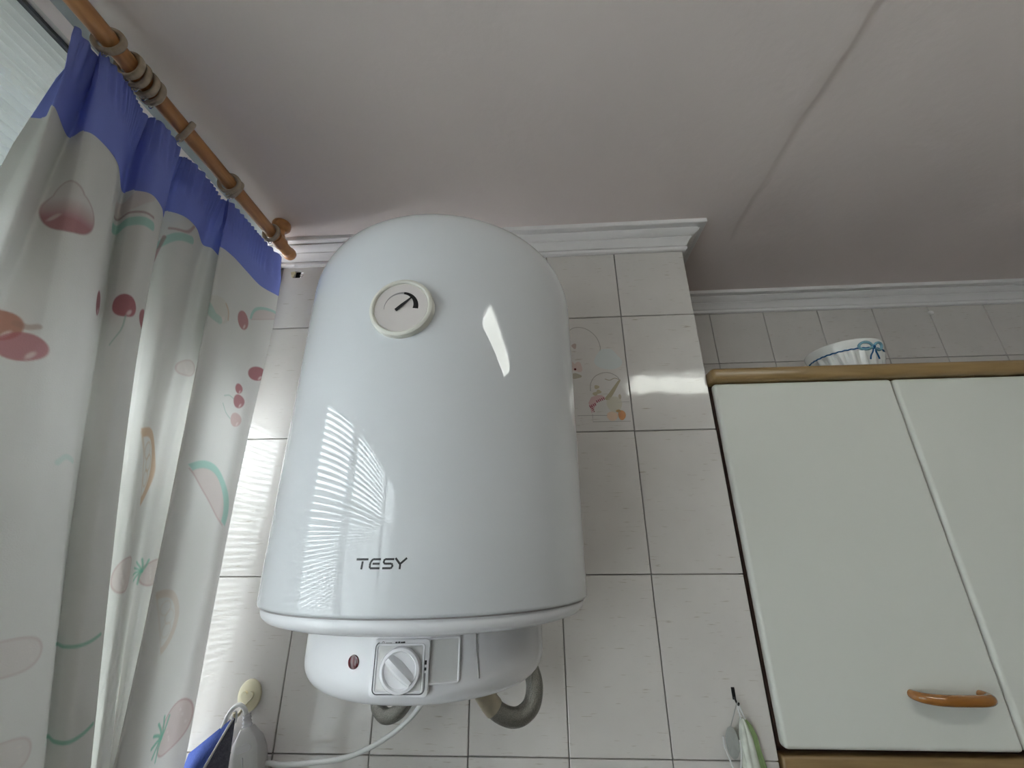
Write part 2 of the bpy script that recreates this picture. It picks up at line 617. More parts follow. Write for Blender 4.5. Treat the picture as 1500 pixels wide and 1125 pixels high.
# a chip of plaster stuck to a joint there
V, F = lathe_vf([(0, .0), (.006, .0), (.005, .003), (0, .0045)], 9)
V = np.array(V); V[:, 0] *= 1.3
mesh('plaster_chip', orient(V, (.7625, YB - .0002, 2.379), (0, -1, 0)), F, M_plaster_white, wall_recess)

# ---- cornice: profile swept round the outside corner (out = distance from wall, up = height)
prof = [(0.0, 2.3985), (0.0065, 2.3985), (0.0085, 2.4005), (0.0088, 2.4058), (0.0048, 2.4082), (0.0048, 2.4092), (0.0082, 2.4098),
        (0.0110, 2.4150), (0.0150, 2.4210), (0.0190, 2.4242), (0.0178, 2.4262), (0.0205, 2.4264), (0.0245, 2.4280), (0.0300, 2.4318), (0.0335, 2.4362), (0.0300, 2.4392), (0.0300, 2.4408), (0.0365, 2.4398),
        (0.0440, 2.4398), (0.0455, 2.4412), (0.0455, ZC), (0.0, ZC)]
path = [(-0.972, -1, 0, -1), (0.0, None, None, None)]


def cornice(name, stations):
    """stations: function of 'out' -> (x, y) for each corner along the run"""
    V, F = [], []
    n = len(prof)
    for st in stations:
        for o_, z in prof:
            x, y = st(o_)
            V.append((x, y, z))
    for s in range(len(stations) - 1):
        for k in range(n):
            k2 = (k + 1) % n
            F.append((s * n + k, s * n + k2, (s + 1) * n + k2, (s + 1) * n + k))
    F.append(tuple(range(n))); F.append(tuple((len(stations) - 1) * n + k for k in range(n)))
    return mesh(name, V, F, M_plaster_white, angle=25)


struct(cornice('trim_2', [lambda o: (-0.972, -o), lambda o: (o, -o), lambda o: (o, YB - o)]), 'white moulded cornice above the heater wall, mitred round the pillar', 'cornice')
struct(cornice('trim_3', [lambda o: (o + .0002, YB - o), lambda o: (XR, YB - o)]), 'white moulded cornice along the recessed wall above the cabinet', 'cornice')

# ---- window: aluminium frame, panes, and the roller shutter
win = thing('window_1', (XW + .03, -1.15, 0.98), 'grey aluminium sliding window behind the curtains', 'window', kind='structure')
box('jamb', XW - .018, -0.950, -0.018, 0.002, 0.98, ZC, M_alu, win, bev=.002)
box('jamb', XW - .018, -0.93, YF, YF + .05, 0.98, ZC, M_alu, win, bev=.002)
box('sill', XW - .10, -0.925, YF, 0.0, 0.955, 0.98, M_alu, win, bev=.002)
panes_y = [(-0.795, -0.036), (-1.585, -0.846), (-2.540, -1.636)]
for (a, b_) in panes_y:
    sash = box('sash', XW + .004, XW + .026, a - .048, a + .028, 0.98, 2.44, M_alu, win, bev=.002)
    box('sash_rail', XW + .004, XW + .026, a + .028, b_ - .001, 0.98, 1.03, M_alu, win, bev=.002)
    V, F = box_vf(XW + .012, XW + .016, a + .028, b_, 1.03, 2.438)
    mesh('pane', V, F, M_glass, win, smooth=False)
sh = thing('roller_shutter', (XW - .008, -1.3, 0.98), 'ribbed grey roller shutter of narrow horizontal slats outside the window', 'shutter')
PITCH = 0.0135
box('slit_blocker', XW - .03, XW - .003, -2.56, -.04, ZC - .006, ZC - .0005, M_darkline, sh)  # dark box added to close the lit slit above the top slat


def slat_mesh(name, h, mat):
    n = 5
    V, F = [], []
    for s, y in ((0, -1.26), (1, 1.26)):
        for t in np.linspace(-1, 1, n):
            V.append((0.0042 * (1 - t * t), y, t * h / 2))
        for t in np.linspace(1, -1, n):
            V.append((0.0042 * (1 - t * t) - .0012, y, t * h / 2))
    m_ = 2 * n
    for k in range(m_):
        F.append((k, (k + 1) % m_, m_ + (k + 1) % m_, m_ + k))
    F.append(tuple(range(m_))); F.append(tuple(range(2 * m_ - 1, m_ - 1, -1)))
    me = bpy.data.meshes.new(name); me.from_pydata(V, [], F); me.update()
    bm = bmesh.new(); bm.from_mesh(me); bmesh.ops.recalc_face_normals(bm, faces=bm.faces); bm.to_mesh(me); bm.free()
    me.materials.append(mat)
    me.polygons.foreach_set('use_smooth', [True] * len(me.polygons))
    me.set_sharp_from_angle(angle=math.radians(40))
    return me


SL_closed, SL_open, SL_low = slat_mesh('slat', PITCH * 1.01, M_slat_up), slat_mesh('slat_open', PITCH * 0.60, M_slat), slat_mesh('slat_low', PITCH * .82, M_slat)
z = ZC - .0055 - PITCH / 2
while z > 0.985:
    o = bpy.data.objects.new('slat', SL_closed if z > 2.05 else SL_open if z > 1.89 else SL_low)
    place(o, (XW - .010, -1.30, z), sh)
    z -= PITCH

# ================================================================== ceiling lamp (out of the picture, seen in the glaze and the enamel)
cl = thing('ceiling_light', (.305, -.85, ZC), 'long white ceiling lamp with a glowing diffuser facing the cabinet', 'lamp')
box('housing', .04, .575, -.945, -.755, ZC - .035, ZC, M_plastic, cl, bev=.004)
box('diffuser', .062, .553, -.908, -.792, ZC - .066, ZC - .035, M_lamp, cl, bev=.013, seg=4)

# ================================================================== water heater
wh = thing('water_heater', (HX, HY, 1.646), 'white cylindrical electric water heater hung on the tiled wall', 'water heater')
SA, SB, ZS = 0.050, 0.080, 2.107
pr = [(HR - .010, 1.7268), (HR - .0025, 1.7272), (HR - .0006, 1.7284), (HR, 1.7305), (HR, 1.80), (HR, 1.90), (HR, 2.0), (HR, ZS - .02), (HR, ZS)]
for k in range(1, 17):
    a = k / 16 * PI / 2
    pr.append((HR - SA + SA * math.cos(a), ZS + SB * math.sin(a)))
pr += [(0.07, ZS + SB + .006), (0, ZS + SB + .008)]
lathe('tank_shell', pr, (HX, HY, 0), M_enamel, wh, n=160, angle=50)
lathe('bottom_ring', [(HR - .012, 1.7290), (HR - .0052, 1.7285), (HR - .0046, 1.7250), (HR - .0046, 1.7215), (HR - .0062, 1.7175), (HR - .0100, 1.7140), (HR - .018, 1.7115), (.10, 1.709), (0, 1.709)], (HX, HY, 0), M_plastic, wh, n=128)
lathe('seam', [(HR - .0040, 1.7262), (HR - .0022, 1.7262), (HR - .0022, 1.7274), (HR - .0040, 1.7274)], (HX, HY, 0), M_greyprint, wh, n=128, closed=True)
RC = 0.1355
pc = [(RC - .004, 1.7105), (RC - .001, 1.709), (RC, 1.705), (RC, 1.672)]
for k in range(1, 10):
    a = k / 9 * PI / 2
    pc.append((RC - .026 + .026 * math.cos(a), 1.672 - .026 * math.sin(a)))
pc.append((0, 1.646))
cover = lathe('control_cover', pc, (HX, HY, 0), M_plastic, wh, n=128)
props(cover, label='white plastic cover under the tank carrying knob and lamp')


def on_cyl(az, r, z):
    a = math.radians(az)
    return (HX + r * math.sin(a), HY - r * math.cos(a), z)


def nrm_cyl(az):
    a = math.radians(az)
    return (math.sin(a), -math.cos(a), 0)


def tan_cyl(az):
    a = math.radians(az)
    return (math.cos(a), math.sin(a), 0)


# vertical seam on the cover, where its rear shell begins
tube('cover_seam', [on_cyl(31.7, RC + .0002, 1.7085), on_cyl(32.2, RC + .0002, 1.69), on_cyl(33.5, RC + .0002, 1.668)], .0007, M_greyprint, cover, 6)
# red pilot lamp
az = -17.3
lathe('pilot_lamp', [(0, .0022), (.003, .0020), (.0056, .0010), (.0064, -.001), (.0064, -.003)], on_cyl(az, RC, 1.684), M_red, cover, 24, zaxis=nrm_cyl(az), xhint=(0, 0, 1))
# thermostat plate, flat, with a thin printed frame
AZP = 2.3
PX = 0.0262; PZ = 0.0226; PZC = 1.6812


def rrect(hw, hh, r, n=6):
    P = []
    for cx, cz, a0 in ((hw - r, hh - r, 0), (-hw + r, hh - r, 90), (-hw + r, -hh + r, 180), (hw - r, -hh + r, 270)):
        for k in range(n + 1):
            a = math.radians(a0 + 90 * k / n)
            P.append((cx + r * math.cos(a), cz + r * math.sin(a)))
    return P


def panel_pts(P, depth, az=AZP, zc=PZC, base=RC):
    """(u, v) on the flat panel tangent to the cover -> world"""
    t, n_ = tan_cyl(az), nrm_cyl(az)
    o = on_cyl(az, base + depth, zc)
    return [(o[0] + t[0] * u, o[1] + t[1] * u, o[2] + v) for u, v in P]


def plate(name, outer, d0, d1, mat, parent, az=AZP, zc=PZC, bev=.0006):
    n = len(outer)
    V = panel_pts(outer, d0, az, zc) + panel_pts(outer, d1 - bev, az, zc)
    inn = [(u * (1 - bev / .02), v * (1 - bev / .02)) for u, v in outer]
    V += panel_pts(inn, d1, az, zc)
    F = [tuple(range(n)), tuple(range(2 * n, 3 * n))]
    for s in (0, 1):
        F += [(s * n + k, s * n + (k + 1) % n, (s + 1) * n + (k + 1) % n, (s + 1) * n + k) for k in range(n)]
    return mesh(name, V, F, mat, parent, angle=40)


kp = plate('thermostat_plate', rrect(PX, PZ, .004), -.008, .0016, M_plastic, cover)
# sunken square with a raised rim, printed frame line around three sides
rim = rrect(PX - .0046, PZ - .0040, .0025)
tube('plate_rim', panel_pts(rim, .0016), .0009, M_plastic, kp, 8, closed=True)
plate('plate_well', rrect(PX - .0054, PZ - .0048, .002), .0009, .0017, M_plastic_grey, kp)
fr = rrect(PX - .0030, PZ - .0026, .0042)
# start at right side middle-lower going down, left, up to the top left corner
fp = [(PX - .0030, -.004), (PX - .0030, -PZ + .0026 + .0042)] + [(u, v) for u, v in fr[21:28]][::-1][1:] + [(u, v) for u, v in fr[14:21]][::-1] + [(u, v) for u, v in fr[7:14]][::-1][:6]
tube('printed_frame', panel_pts(fp, .0017), .00042, M_darkline, kp, 6)


def dot(name, u, v, hw, hh, mat, r=None):
    P = [(u + a, v + b) for a, b in rrect(hw, hh, r or min(hw, hh) * .6, 3)]
    plate(name, P, .0012, .00195, mat, kp, bev=.00005)


tube('frost_mark', panel_pts([(-.0168 + .0010 * math.cos(a), .0196 + .0012 * math.sin(a)) for a in np.linspace(0, 2 * PI, 12)[:-1]], .0017), .0003, M_greyprint, kp, 6, closed=True)
dot('scale_mark', -.0115, .0196, .0028, .00035, M_greyprint)
for k, du in enumerate((-.0052, -.0027, -.0002, .0018)):
    dot('scale_mark', du + .0006, .0197, .00105, .0009 + .0002 * (k % 2), M_black, .0005)
dot('scale_mark', PX - .0028, .0042, .0009, .0017, M_black, .0004)
dot('scale_mark', PX - .0028, -.0008, .0009, .0012, M_black, .0004)
# knob with a diagonal grip
kn_o = panel_pts([(.0010, -.0012)], .0017)[0]
RK = .0176
knob = lathe('thermostat_knob', [(RK + .0008, -.001), (RK + .0008, .0035), (RK, .0050), (RK - .0022, .0054), (RK - .0030, .0046), (RK - .0036, .0032), (0, .0030)], kn_o, M_plastic, cover, 48, zaxis=nrm_cyl(AZP), xhint=(1, 0, 0))
GV, GF = [], []
nseg = 14
for s in range(nseg + 1):
    t = -1 + 2 * s / nseg
    L = RK - .0032
    hw = .0042 + .0028 * (abs(t) ** 2.2) * 0.2 + .0022 * (1 - t * t)
    hgt = .0095 - .0020 * t * t
    x = t * L
    for y_, h_ in ((-hw, .0030), (-hw * .62, hgt * .8), (-hw * .30, hgt), (hw * .30, hgt), (hw * .62, hgt * .8), (hw, .0030)):
        GV.append((x, y_, h_))
for s in range(nseg):
    for k in range(5):
        GF.append((s * 6 + k, s * 6 + k + 1, (s + 1) * 6 + k + 1, (s + 1) * 6 + k))
GF.append(tuple(range(6))); GF.append(tuple(nseg * 6 + k for k in range(6)))
gr = math.radians(-40)
mesh('knob_grip', orient(np.array(GV), kn_o, nrm_cyl(AZP), tuple(np.array(tan_cyl(AZP)) * math.cos(gr) + np.array((0, 0, 1)) * math.sin(gr))), GF, M_plastic, knob, angle=30)
# square blank cover to the right of the knob
AZ2 = 18.8
sq = plate('blank_plate', rrect(.0135, .0172, .0018), -.004, .0004, M_plastic_grey, cover, az=AZ2, zc=1.6858)
tube('blank_frame', panel_pts(rrect(.0142, .0178, .002), .0004, AZ2, 1.6858), .0012, M_plastic, sq, 8, closed=True)

# thermometer on the tank
GA = -1.6
gz = 2.0215
gn, gt = nrm_cyl(GA), tan_cyl(GA)
go = on_cyl(GA, HR, gz)
bez = lathe('thermometer', [(.0345, -.006), (.0350, .0035), (.0342, .0062), (.0325, .0075), (.0310, .0076), (.0298, .0066), (.0294, .0050), (0, .0048)], go, M_cream, wh, 56, zaxis=gn, xhint=gt)
dial = lathe('dial', [(.0293, .0046), (.0288, .0052), (0, .0052)], go, M_dial, bez, 48, zaxis=gn, xhint=gt)


def gauge(P, d):
    V = [(u, v, d) for u, v in P]
    t = np.array(gt)
    return [tuple(np.array(go) + t * u + np.array((0, 0, 1)) * v + np.array(gn) * d) for u, v in P]


arc_o, arc_i = [], []
for k in range(41):
    a = math.radians(185 - (185 + 8) * k / 40)
    th = .0002 + .0058 * (k / 40) ** 1.4
    ro = .0188
    arc_o.append((ro * math.cos(a), ro * math.sin(a)))
    arc_i.append(((ro - th) * math.cos(a), (ro - th) * math.sin(a)))


def strip(name, A, B, mat, parent, d):
    V = gauge(A, d) + gauge(B, d) + gauge(A, d - .0004) + gauge(B, d - .0004)
    n = len(A)
    F = []
    for k in range(n - 1):
        F += [(k, k + 1, n + k + 1, n + k), (2 * n + k, 3 * n + k, 3 * n + k + 1, 2 * n + k + 1),
              (k, 2 * n + k, 2 * n + k + 1, k + 1), (n + k, n + k + 1, 3 * n + k + 1, 3 * n + k)]
    F += [(0, n, 3 * n, 2 * n), (n - 1, 2 * n - 1, 4 * n - 1, 3 * n - 1)]
    return mesh(name, V, F, mat, parent, smooth=False)


strip('scale_arc', arc_o[:22], arc_i[:22], M_greyprint, bez, .00545)
strip('scale_arc', arc_o[21:], arc_i[21:], M_black, bez, .00545)
ang = math.radians(43)
ca, sa = math.cos(ang), math.sin(ang)


def nd(l, w_):
    return (l * ca - w_ * sa - .002, l * sa + w_ * ca - .001)


strip('needle', [nd(-.0045, .0018), nd(.004, .0018), nd(.0185, .0006)], [nd(-.0045, -.0018), nd(.004, -.0018), nd(.0185, -.0006)], M_black, bez, .0068)

# brand lettering wrapped on the tank
LH, ST = 0.0088, 0.00165


def letter(strokes, u0):
    out = []
    for s in strokes:
        for (a, b_) in zip(s[:-1], s[1:]):
            a, b_ = np.array(a, float), np.array(b_, float)
            d = (b_ - a) / np.linalg.norm(b_ - a)
            n_ = np.array((-d[1], d[0])) * ST / 2
            m_ = 4
            pts_a = [a + (b_ - a) * k / m_ + n_ for k in range(m_ + 1)]
            pts_b = [a + (b_ - a) * k / m_ - n_ for k in range(m_ + 1)]
            V, F = [], []
            for p in pts_a + pts_b:
                for dr in (-.0006, .00025):
                    az_ = math.degrees((u0 + p[0]) / HR)
                    V.append(on_cyl(az_, HR + dr, 1.7652 + p[1]))
            q = lambda s_, k, l: (s_ * (m_ + 1) + k) * 2 + l
            for k in range(m_):
                F.append((q(0, k, 1), q(0, k + 1, 1), q(1, k + 1, 1), q(1, k, 1)))
                F.append((q(0, k, 0), q(0, k + 1, 0), q(0, k + 1, 1), q(0, k, 1)))
                F.append((q(1, k, 0), q(1, k, 1), q(1, k + 1, 1), q(1, k + 1, 0)))
            F.append((q(0, 0, 0), q(0, 0, 1), q(1, 0, 1), q(1, 0, 0)))
            F.append((q(0, m_, 0), q(1, m_, 0), q(1, m_, 1), q(0, m_, 1)))
            out.append((V, F))
    return join(out)


h2, hb = LH / 2, ST / 2
letters = [
    [[(0, LH - hb), (.0108, LH - hb)], [(.0058, LH - ST - .0008), (.0052, 0)]],
    [[(.0100, LH - hb), (.0030, LH - hb), (.0012, LH - .0030), (.0006, .0030), (.0010, hb), (.0095, hb)], [(.0030, h2), (.0092, h2)]],
    [[(.0102, LH - hb), (.0022, LH - hb), (.0012, LH - .0022), (.0014, h2 + .0004), (.0026, h2), (.0080, h2), (.0090, h2 - .0008), (.0088, .0016), (.0076, hb), (.0004, hb)]],
    [[(.0002, LH), (.0044, h2 - .0004), (.0100, LH)], [(.0046, h2), (.0044, 0)]]]
u0s = [-.0245, -.0125, -.0010, .0100]
V, F = join([letter(l, u) for l, u in zip(letters, u0s)])
# shift: lettering runs from -7.3 to +5.9 degrees
lg = mesh('brand_lettering', V, F, M_black, wh, smooth=False)
props(lg, label='black TESY lettering')
# mounting bracket and pipe stubs behind/under the tank
box('wall_bracket', HX - .12, HX + .12, -.030, 0.0, 2.02, 2.06, M_plastic, wh, bev=.002)
box('wall_bracket', HX - .10, HX + .10, -.030, 0.0, 1.76, 1.79, M_plastic, wh, bev=.002)

# ================================================================== hoses and cable
hr = thing('flexible_hose', (-.40, -.10, 1.545), 'braided steel hose looping down right of the control knob with a pale crimp', 'hose')
HRAD = .0122
path = catmull([(-.440, -.150, 1.665), (-.432, -.135, 1.625), (-.421, -.115, 1.598), (-.404, -.105, 1.576), (-.380, -.095, 1.566), (-.360, -.085, 1.575), (-.3535, -.075, 1.596), (-.360, -.06, 1.616), (-.377, -.045, 1.630), (-.405, -.03, 1.650), (-.43, -.012, 1.668)], 10)
tube('braid', path, HRAD, M_steel, hr, 16)
i0 = 22
tube('crimp', path[i0 - 5:i0 + 7], HRAD + .0012, M_brass, hr, 16)
tube('crimp_band', path[i0 - 9:i0 - 5], HRAD + .0006, M_black_metal, hr, 16)
hl = thing('flexible_hose', (-.55, -.08, 1.548), 'braided steel hose bend peeping out below the control knob', 'hose')
path = catmull([(-.520, -.140, 1.668), (-.515, -.125, 1.630), (-.523, -.11, 1.598), (-.541, -.10, 1.573), (-.563, -.09, 1.565), (-.580, -.075, 1.578), (-.580, -.05, 1.608), (-.560, -.03, 1.640), (-.55, -.012, 1.668)], 10)
tube('braid', path, .0098, M_steel, hl, 16)
tube('crimp', path[2:12], .0110, M_brass, hl, 16)

pcab = thing('power_cable', (-.66, -.06, 1.46), 'pale power cable running from the heater to a plug hung beside the curtain', 'cable')
cp = [(-.470, -.150, 1.650), (-.490, -.135, 1.610), (-.520, -.11, 1.570), (-.565, -.09, 1.536), (-.620, -.07, 1.510), (-.680, -.045, 1.494), (-.730, -.03, 1.4855), (-.757, -.024, 1.4845), (-.790, -.022, 1.476), (-.812, -.022, 1.450), (-.822, -.021, 1.430), (-.838, -.020, 1.470), (-.838, -.021, 1.520), (-.829, -.022, 1.547), (-.816, -.024, 1.556), (-.804, -.026, 1.551), (-.7985, -.027, 1.541)]
tube('cord', catmull(cp, 8), .0033, M_cable, pcab, 10)
# plug: ribbed strain relief on top, wide faceted body below


def plug_pt(s, off=0):
    a, b_ = np.array((-.7990, -.027, 1.5450)), np.array((-.7745, -.030, 1.468))
    return a + (b_ - a) * s


rel, rr = [], []
for k in range(17):
    rel.append(plug_pt(k / 16 * .22)); rr.append(.0050 + .0010 * (k % 4 < 2) + .0012 * k / 16)
tube('strain_relief', rel, rr, M_plastic, pcab, 14)
ax = Vector(plug_pt(1) - plug_pt(0)).normalized()
side = Vector((0, -1, 0)); side = (side - ax * side.dot(ax)).normalized()
lat = ax.cross(side)
PV, PF = [], []
secs = [(.20, .0080, .0075), (.27, .0105, .0100), (.40, .0185, .0120), (.52, .0212, .0125), (.60, .0220, .0150), (1.02, .0205, .0165), (1.08, .0185, .0150)]
shape = rrect(1, 1, .42, 3)
for s, a_, b_ in secs:
    o_ = Vector(plug_pt(s))
    for u, v in shape:
        PV.append(tuple(o_ + lat * (u * a_) + side * (v * b_)))
m_ = len(shape)
for i in range(len(secs) - 1):
    PF += [(i * m_ + k, i * m_ + (k + 1) % m_, (i + 1) * m_ + (k + 1) % m_, (i + 1) * m_ + k) for k in range(m_)]
PF += [tuple(range(m_)), tuple((len(secs) - 1) * m_ + k for k in range(m_))]
plug = mesh('plug', PV, PF, M_plastic_grey, pcab, angle=28)
# finger scoop on the plug's front: a shallow darker facet with a rib below
o_ = Vector(plug_pt(.50)) + side * .0126
sc = []
for k in range(16):
    a = 2 * PI * k / 16
    sc.append(tuple(o_ + lat * (.0125 * math.cos(a)) + ax * (.0055 * math.sin(a)) - side * (.0003)))
V = sc + [tuple(Vector(p) + side * .0012) for p in sc]
mesh('finger_grip', V, [tuple(range(16)), tuple(range(16, 32))] + [(k, (k + 1) % 16, 16 + (k + 1) % 16, 16 + k) for k in range(16)], M_plastic, plug)
tube('plug_rib', [Vector(plug_pt(.62)) + side * .0152, Vector(plug_pt(1.0)) + side * .0164], .0012, M_plastic, plug, 8)

# ================================================================== adhesive hook with the blue cloth
hk = thing('adhesive_hook', (-.8165, 0, 1.536), 'ivory oval stick-on hook with a raised heart beside the curtain', 'hook')
V, F = lathe_vf([(0, .0032), (.016, .0032), (.0185, .0024), (.0195, .0010), (.0195, 0)], 40)
V = np.array(V); V[:, 1] *= 1.16
mesh('hook_plate', orient(V, (-.8155, -.0002, 1.5625), (0, -1, 0), (1, 0, 0)), F, M_hookcream, hk)
heart = []
for k in range(40):
    t = 2 * PI * k / 40
    heart.append((-.8165 + .00062 * 16 * math.sin(t) ** 3, 1.5612 + .00068 * (13 * math.cos(t) - 5 * math.cos(2 * t) - 2 * math.cos(3 * t) - math.cos(4 * t))))
V, F = extrude_poly(heart, .0075)
mesh('heart', V, F, M_hookcream, hk, smooth=False)
tube('hook_arm', catmull([(-.8175, -.003, 1.552), (-.8185, -.010, 1.5455), (-.8190, -.018, 1.5405), (-.8190, -.025, 1.5420), (-.8190, -.028, 1.5475)], 6), .0024, M_hookcream, hk, 10)

cloth = thing('pot_holder', (-.845, -.03, 1.36), 'blue and grey triangular pot holder with white piping on the ivory hook', 'pot holder')
AP = np.array((-.8195, -.0215, 1.5395))


def facet(name, P, mat, th=.004):
    P = [np.array(p) for p in P]
    n_ = np.cross(P[1] - P[0], P[2] - P[0]); n_ /= np.linalg.norm(n_)
    if n_[1] > 0: n_ = -n_
    V, F = [], []
    N_ = 8
    idx = {}
    for layer in (0, 1):
        for i in range(N_ + 1):
            for j in range(N_ + 1 - i):
                a, b_ = i / N_, j / N_
                p = P[0] * (1 - a - b_) + P[1] * a + P[2] * b_
                bulge = 27 * a * b_ * (1 - a - b_) * .006
                idx[(layer, i, j)] = len(V)
                V.append(tuple(p + n_ * (bulge + (th if layer else 0))))
    for layer in (0, 1):
        for i in range(N_):
            for j in range(N_ - i):
                F.append((idx[(layer, i, j)], idx[(layer, i + 1, j)], idx[(layer, i, j + 1)]))
                if i + j < N_ - 1:
                    F.append((idx[(layer, i + 1, j)], idx[(layer, i + 1, j + 1)], idx[(layer, i, j + 1)]))
    rim_ = [(i, 0) for i in range(N_)] + [(N_ - j, j) for j in range(N_)] + [(0, N_ - j) for j in range(N_)]
    for k in range(len(rim_)):
        a, b_ = rim_[k], rim_[(k + 1) % len(rim_)]
        F.append((idx[(0, *a)], idx[(0, *b_)], idx[(1, *b_)], idx[(1, *a)]))
    return mesh(name, V, F, mat, cloth, angle=50)


BL = np.array((-.884, -.014, 1.491)); MID = np.array((-.885, -.046, 1.385)); RT_ = np.array((-.803, -.032, 1.370))
facet('blue_panel', [AP, BL, MID], M_blue)
facet('grey_panel', [AP, MID + (.004, 0, 0), RT_], M_greycloth)
tube('piping', [AP + (0, -.006, 0), AP + (MID - AP) * .5 + (0.001, -.0075, 0), MID + (.002, -.007, 0)], .0018, M_whitecloth, cloth, 8)
tube('hanging_loop', catmull([AP + (.003, -.002, -.006), AP + (.0035, -.004, .004), AP + (.0005, -.0045, .0085), AP + (-.003, -.004, .004), AP + (-.003, -.002, -.006)], 6), .0014, M_whitecloth, cloth, 8)

# ================================================================== black hook with cloth and utensil (by the cabinet)
bh = thing('wall_hook', (-.0495, 0, 1.556), 'small black wall hook close to the white cabinet', 'hook')
box('back_plate', -.0520, -.0468, -.0016, 0, 1.5625, 1.5785, M_black_metal, bh, bev=.0006)
tube('hook_arm', catmull([(-.0494, -.001, 1.566), (-.0494, -.007, 1.5605), (-.0496, -.012, 1.5590), (-.0499, -.016, 1.5620)], 5), .0015, M_black_metal, bh, 8)
dc = thing('dish_cloth', (-.045, -.02, 1.36), 'pale white and green cloth bunched and hung from the black hook', 'cloth')
# bunched cloth: narrow at the loop, opening downwards in irregular folds


def bunch(name, levels, mat, folds, amp, ph):
    n = 40
    V, F = [], []
    for (z, cx, cy, rx, ry) in levels:
        for k in range(n):
            a = 2 * PI * k / n
            m_ = 1 + amp * math.sin(folds * a + ph + 8 * z) + .4 * amp * math.sin(2 * folds * a + 1.3)
            V.append((cx + rx * m_ * math.cos(a), cy + ry * m_ * math.sin(a), z))
    for i in range(len(levels) - 1):
        F += [(i * n + k, i * n + (k + 1) % n, (i + 1) * n + (k + 1) % n, (i + 1) * n + k) for k in range(n)]
    F += [tuple(range(n)), tuple((len(levels) - 1) * n + k for k in range(n))]
    return mesh(name, V, F, mat, dc, angle=70)


bunch('white_fold', [(1.543, -.0475, -.0125, .0028, .003), (1.535, -.0475, -.014, .0055, .005), (1.522, -.0470, -.015, .0085, .007), (1.505, -.0475, -.016, .0105, .008), (1.48, -.0465, -.017, .0115, .009), (1.44, -.045, -.018, .0125, .010), (1.37, -.043, -.018, .0135, .010)], M_greencloth, 5, .16, .4)
bunch('green_fold', [(1.541, -.0435, -.010, .0022, .003), (1.533, -.0405, -.010, .0058, .004), (1.521, -.0385, -.010, .0080, .005), (1.505, -.0385, -.010, .0095, .005), (1.48, -.0365, -.0105, .0120, .006), (1.44, -.034, -.012, .0130, .007), (1.38, -.032, -.012, .014, .007)], M_green, 4, .14, 1.9)
tube('strap', catmull([(-.0490, -.0125, 1.542), (-.0505, -.0122, 1.553), (-.0500, -.0118, 1.5612), (-.0485, -.0118, 1.560), (-.0455, -.0118, 1.549), (-.0430, -.0118, 1.540)], 6), .0011, M_whitecloth, dc, 8)
ut = thing('loop_utensil', (-.068, -.016, 1.40), 'grey oval-headed utensil with a pale wire loop hanging beside the cloth', 'utensil')
ov = [(-.0670 + .0112 * math.cos(a), -.013 - .002 * math.cos(a), 1.5135 + .0205 * math.sin(a)) for a in np.linspace(0, 2 * PI, 30)[:-1]]
V, F = lathe_vf([(0, .0016), (.85, .0014), (1.0, 0), (.85, -.0014), (0, -.0016)], 30)
V = np.array(V); V[:, 0] *= .0105; V[:, 1] *= .0195
mesh('head', orient(V, (-.0668, -.013, 1.5135), (0.15, -1, 0), (1, 0, 0)), F, M_greysil, ut)
tube('wire_loop', catmull([(-.0800, -.016, 1.522), (-.0798, -.017, 1.508), (-.0755, -.018, 1.492), (-.0715, -.018, 1.478), (-.068, -.018, 1.450), (-.0645, -.018, 1.478), (-.0610, -.018, 1.492), (-.0572, -.017, 1.508), (-.0575, -.016, 1.518)], 6), .0012, M_cable, ut, 8)
tube('handle', [(-.068, -.018, 1.482), (-.068, -.018, 1.45), (-.068, -.018, 1.40)], .004, M_greysil, ut, 10)
tube('hanging_string', catmull([(-.066, -.0135, 1.533), (-.060, -.0135, 1.545), (-.0515, -.0125, 1.5605), (-.0495, -.0128, 1.5612)], 5), .0007, M_greysil, ut, 6)

# ================================================================== wall cabinet and the bowl on it
cb = thing('wall_cabinet', (.34, .14, 1.44), 'white two-door wall cabinet with oak rails and a wooden bow handle', 'cabinet')
X0, X1, X2 = .0060, .3390, .6750
box('body', X0 - .001, X2, .0085, YB - .002, 1.503, 2.0765, M_carcass, cb, bev=.001)
d1 = box('door', X0 + .0005, X1 - .0018, -.0115, .0075, 1.5045, 2.0755, M_lam, cb, bev=.0065, seg=4)
d2 = box('door', X1 + .0018, X2, -.0115, .0075, 1.5045, 2.0755, M_lam, cb, bev=.0065, seg=4)
V, F = box_vf(X0 - .0042, X2, -.0225, .030, 2.0775, 2.1050)
V, F = bevel_vf(V, F, .0090, 4)
mesh('top_rail', V, F, M_rail, cb, angle=50)
V, F = box_vf(X0 - .002, X2, -.0030, .020, 1.4450, 1.4950)
V, F = bevel_vf(V, F, .0040, 3)
mesh('bottom_rail', V, F, M_rail2, cb, angle=50)
box('underside', X0, X2, .021, YB - .002, 1.480, 1.5025, M_carcass, cb)
hz = 1.5745


def bow_handle(xa, xb, parent):
    P = [(xa, -.008, hz), (xa - .0005, -.016, hz - .0005), (xa + .004, -.0245, hz - .0012), (xa + .016, -.0300, hz - .002), (xa + .032, -.0335, hz - .0022),
         (xb - .030, -.0345, hz - .0022), (xb - .010, -.0335, hz - .002), (xb + .0005, -.028, hz - .0012), (xb + .003, -.018, hz - .0005), (xb + .002, -.008, hz)]
    pts = catmull(P, 8)
    n = len(pts)
    rad = [.0058 + .0016 * math.sin(PI * k / (n - 1)) for k in range(n)]
    return tube('handle', pts, rad, M_handle, parent, 16, flat=1.0)


bow_handle(.2055, .3000, d1)
bow_handle(.5415, .6360, d2)

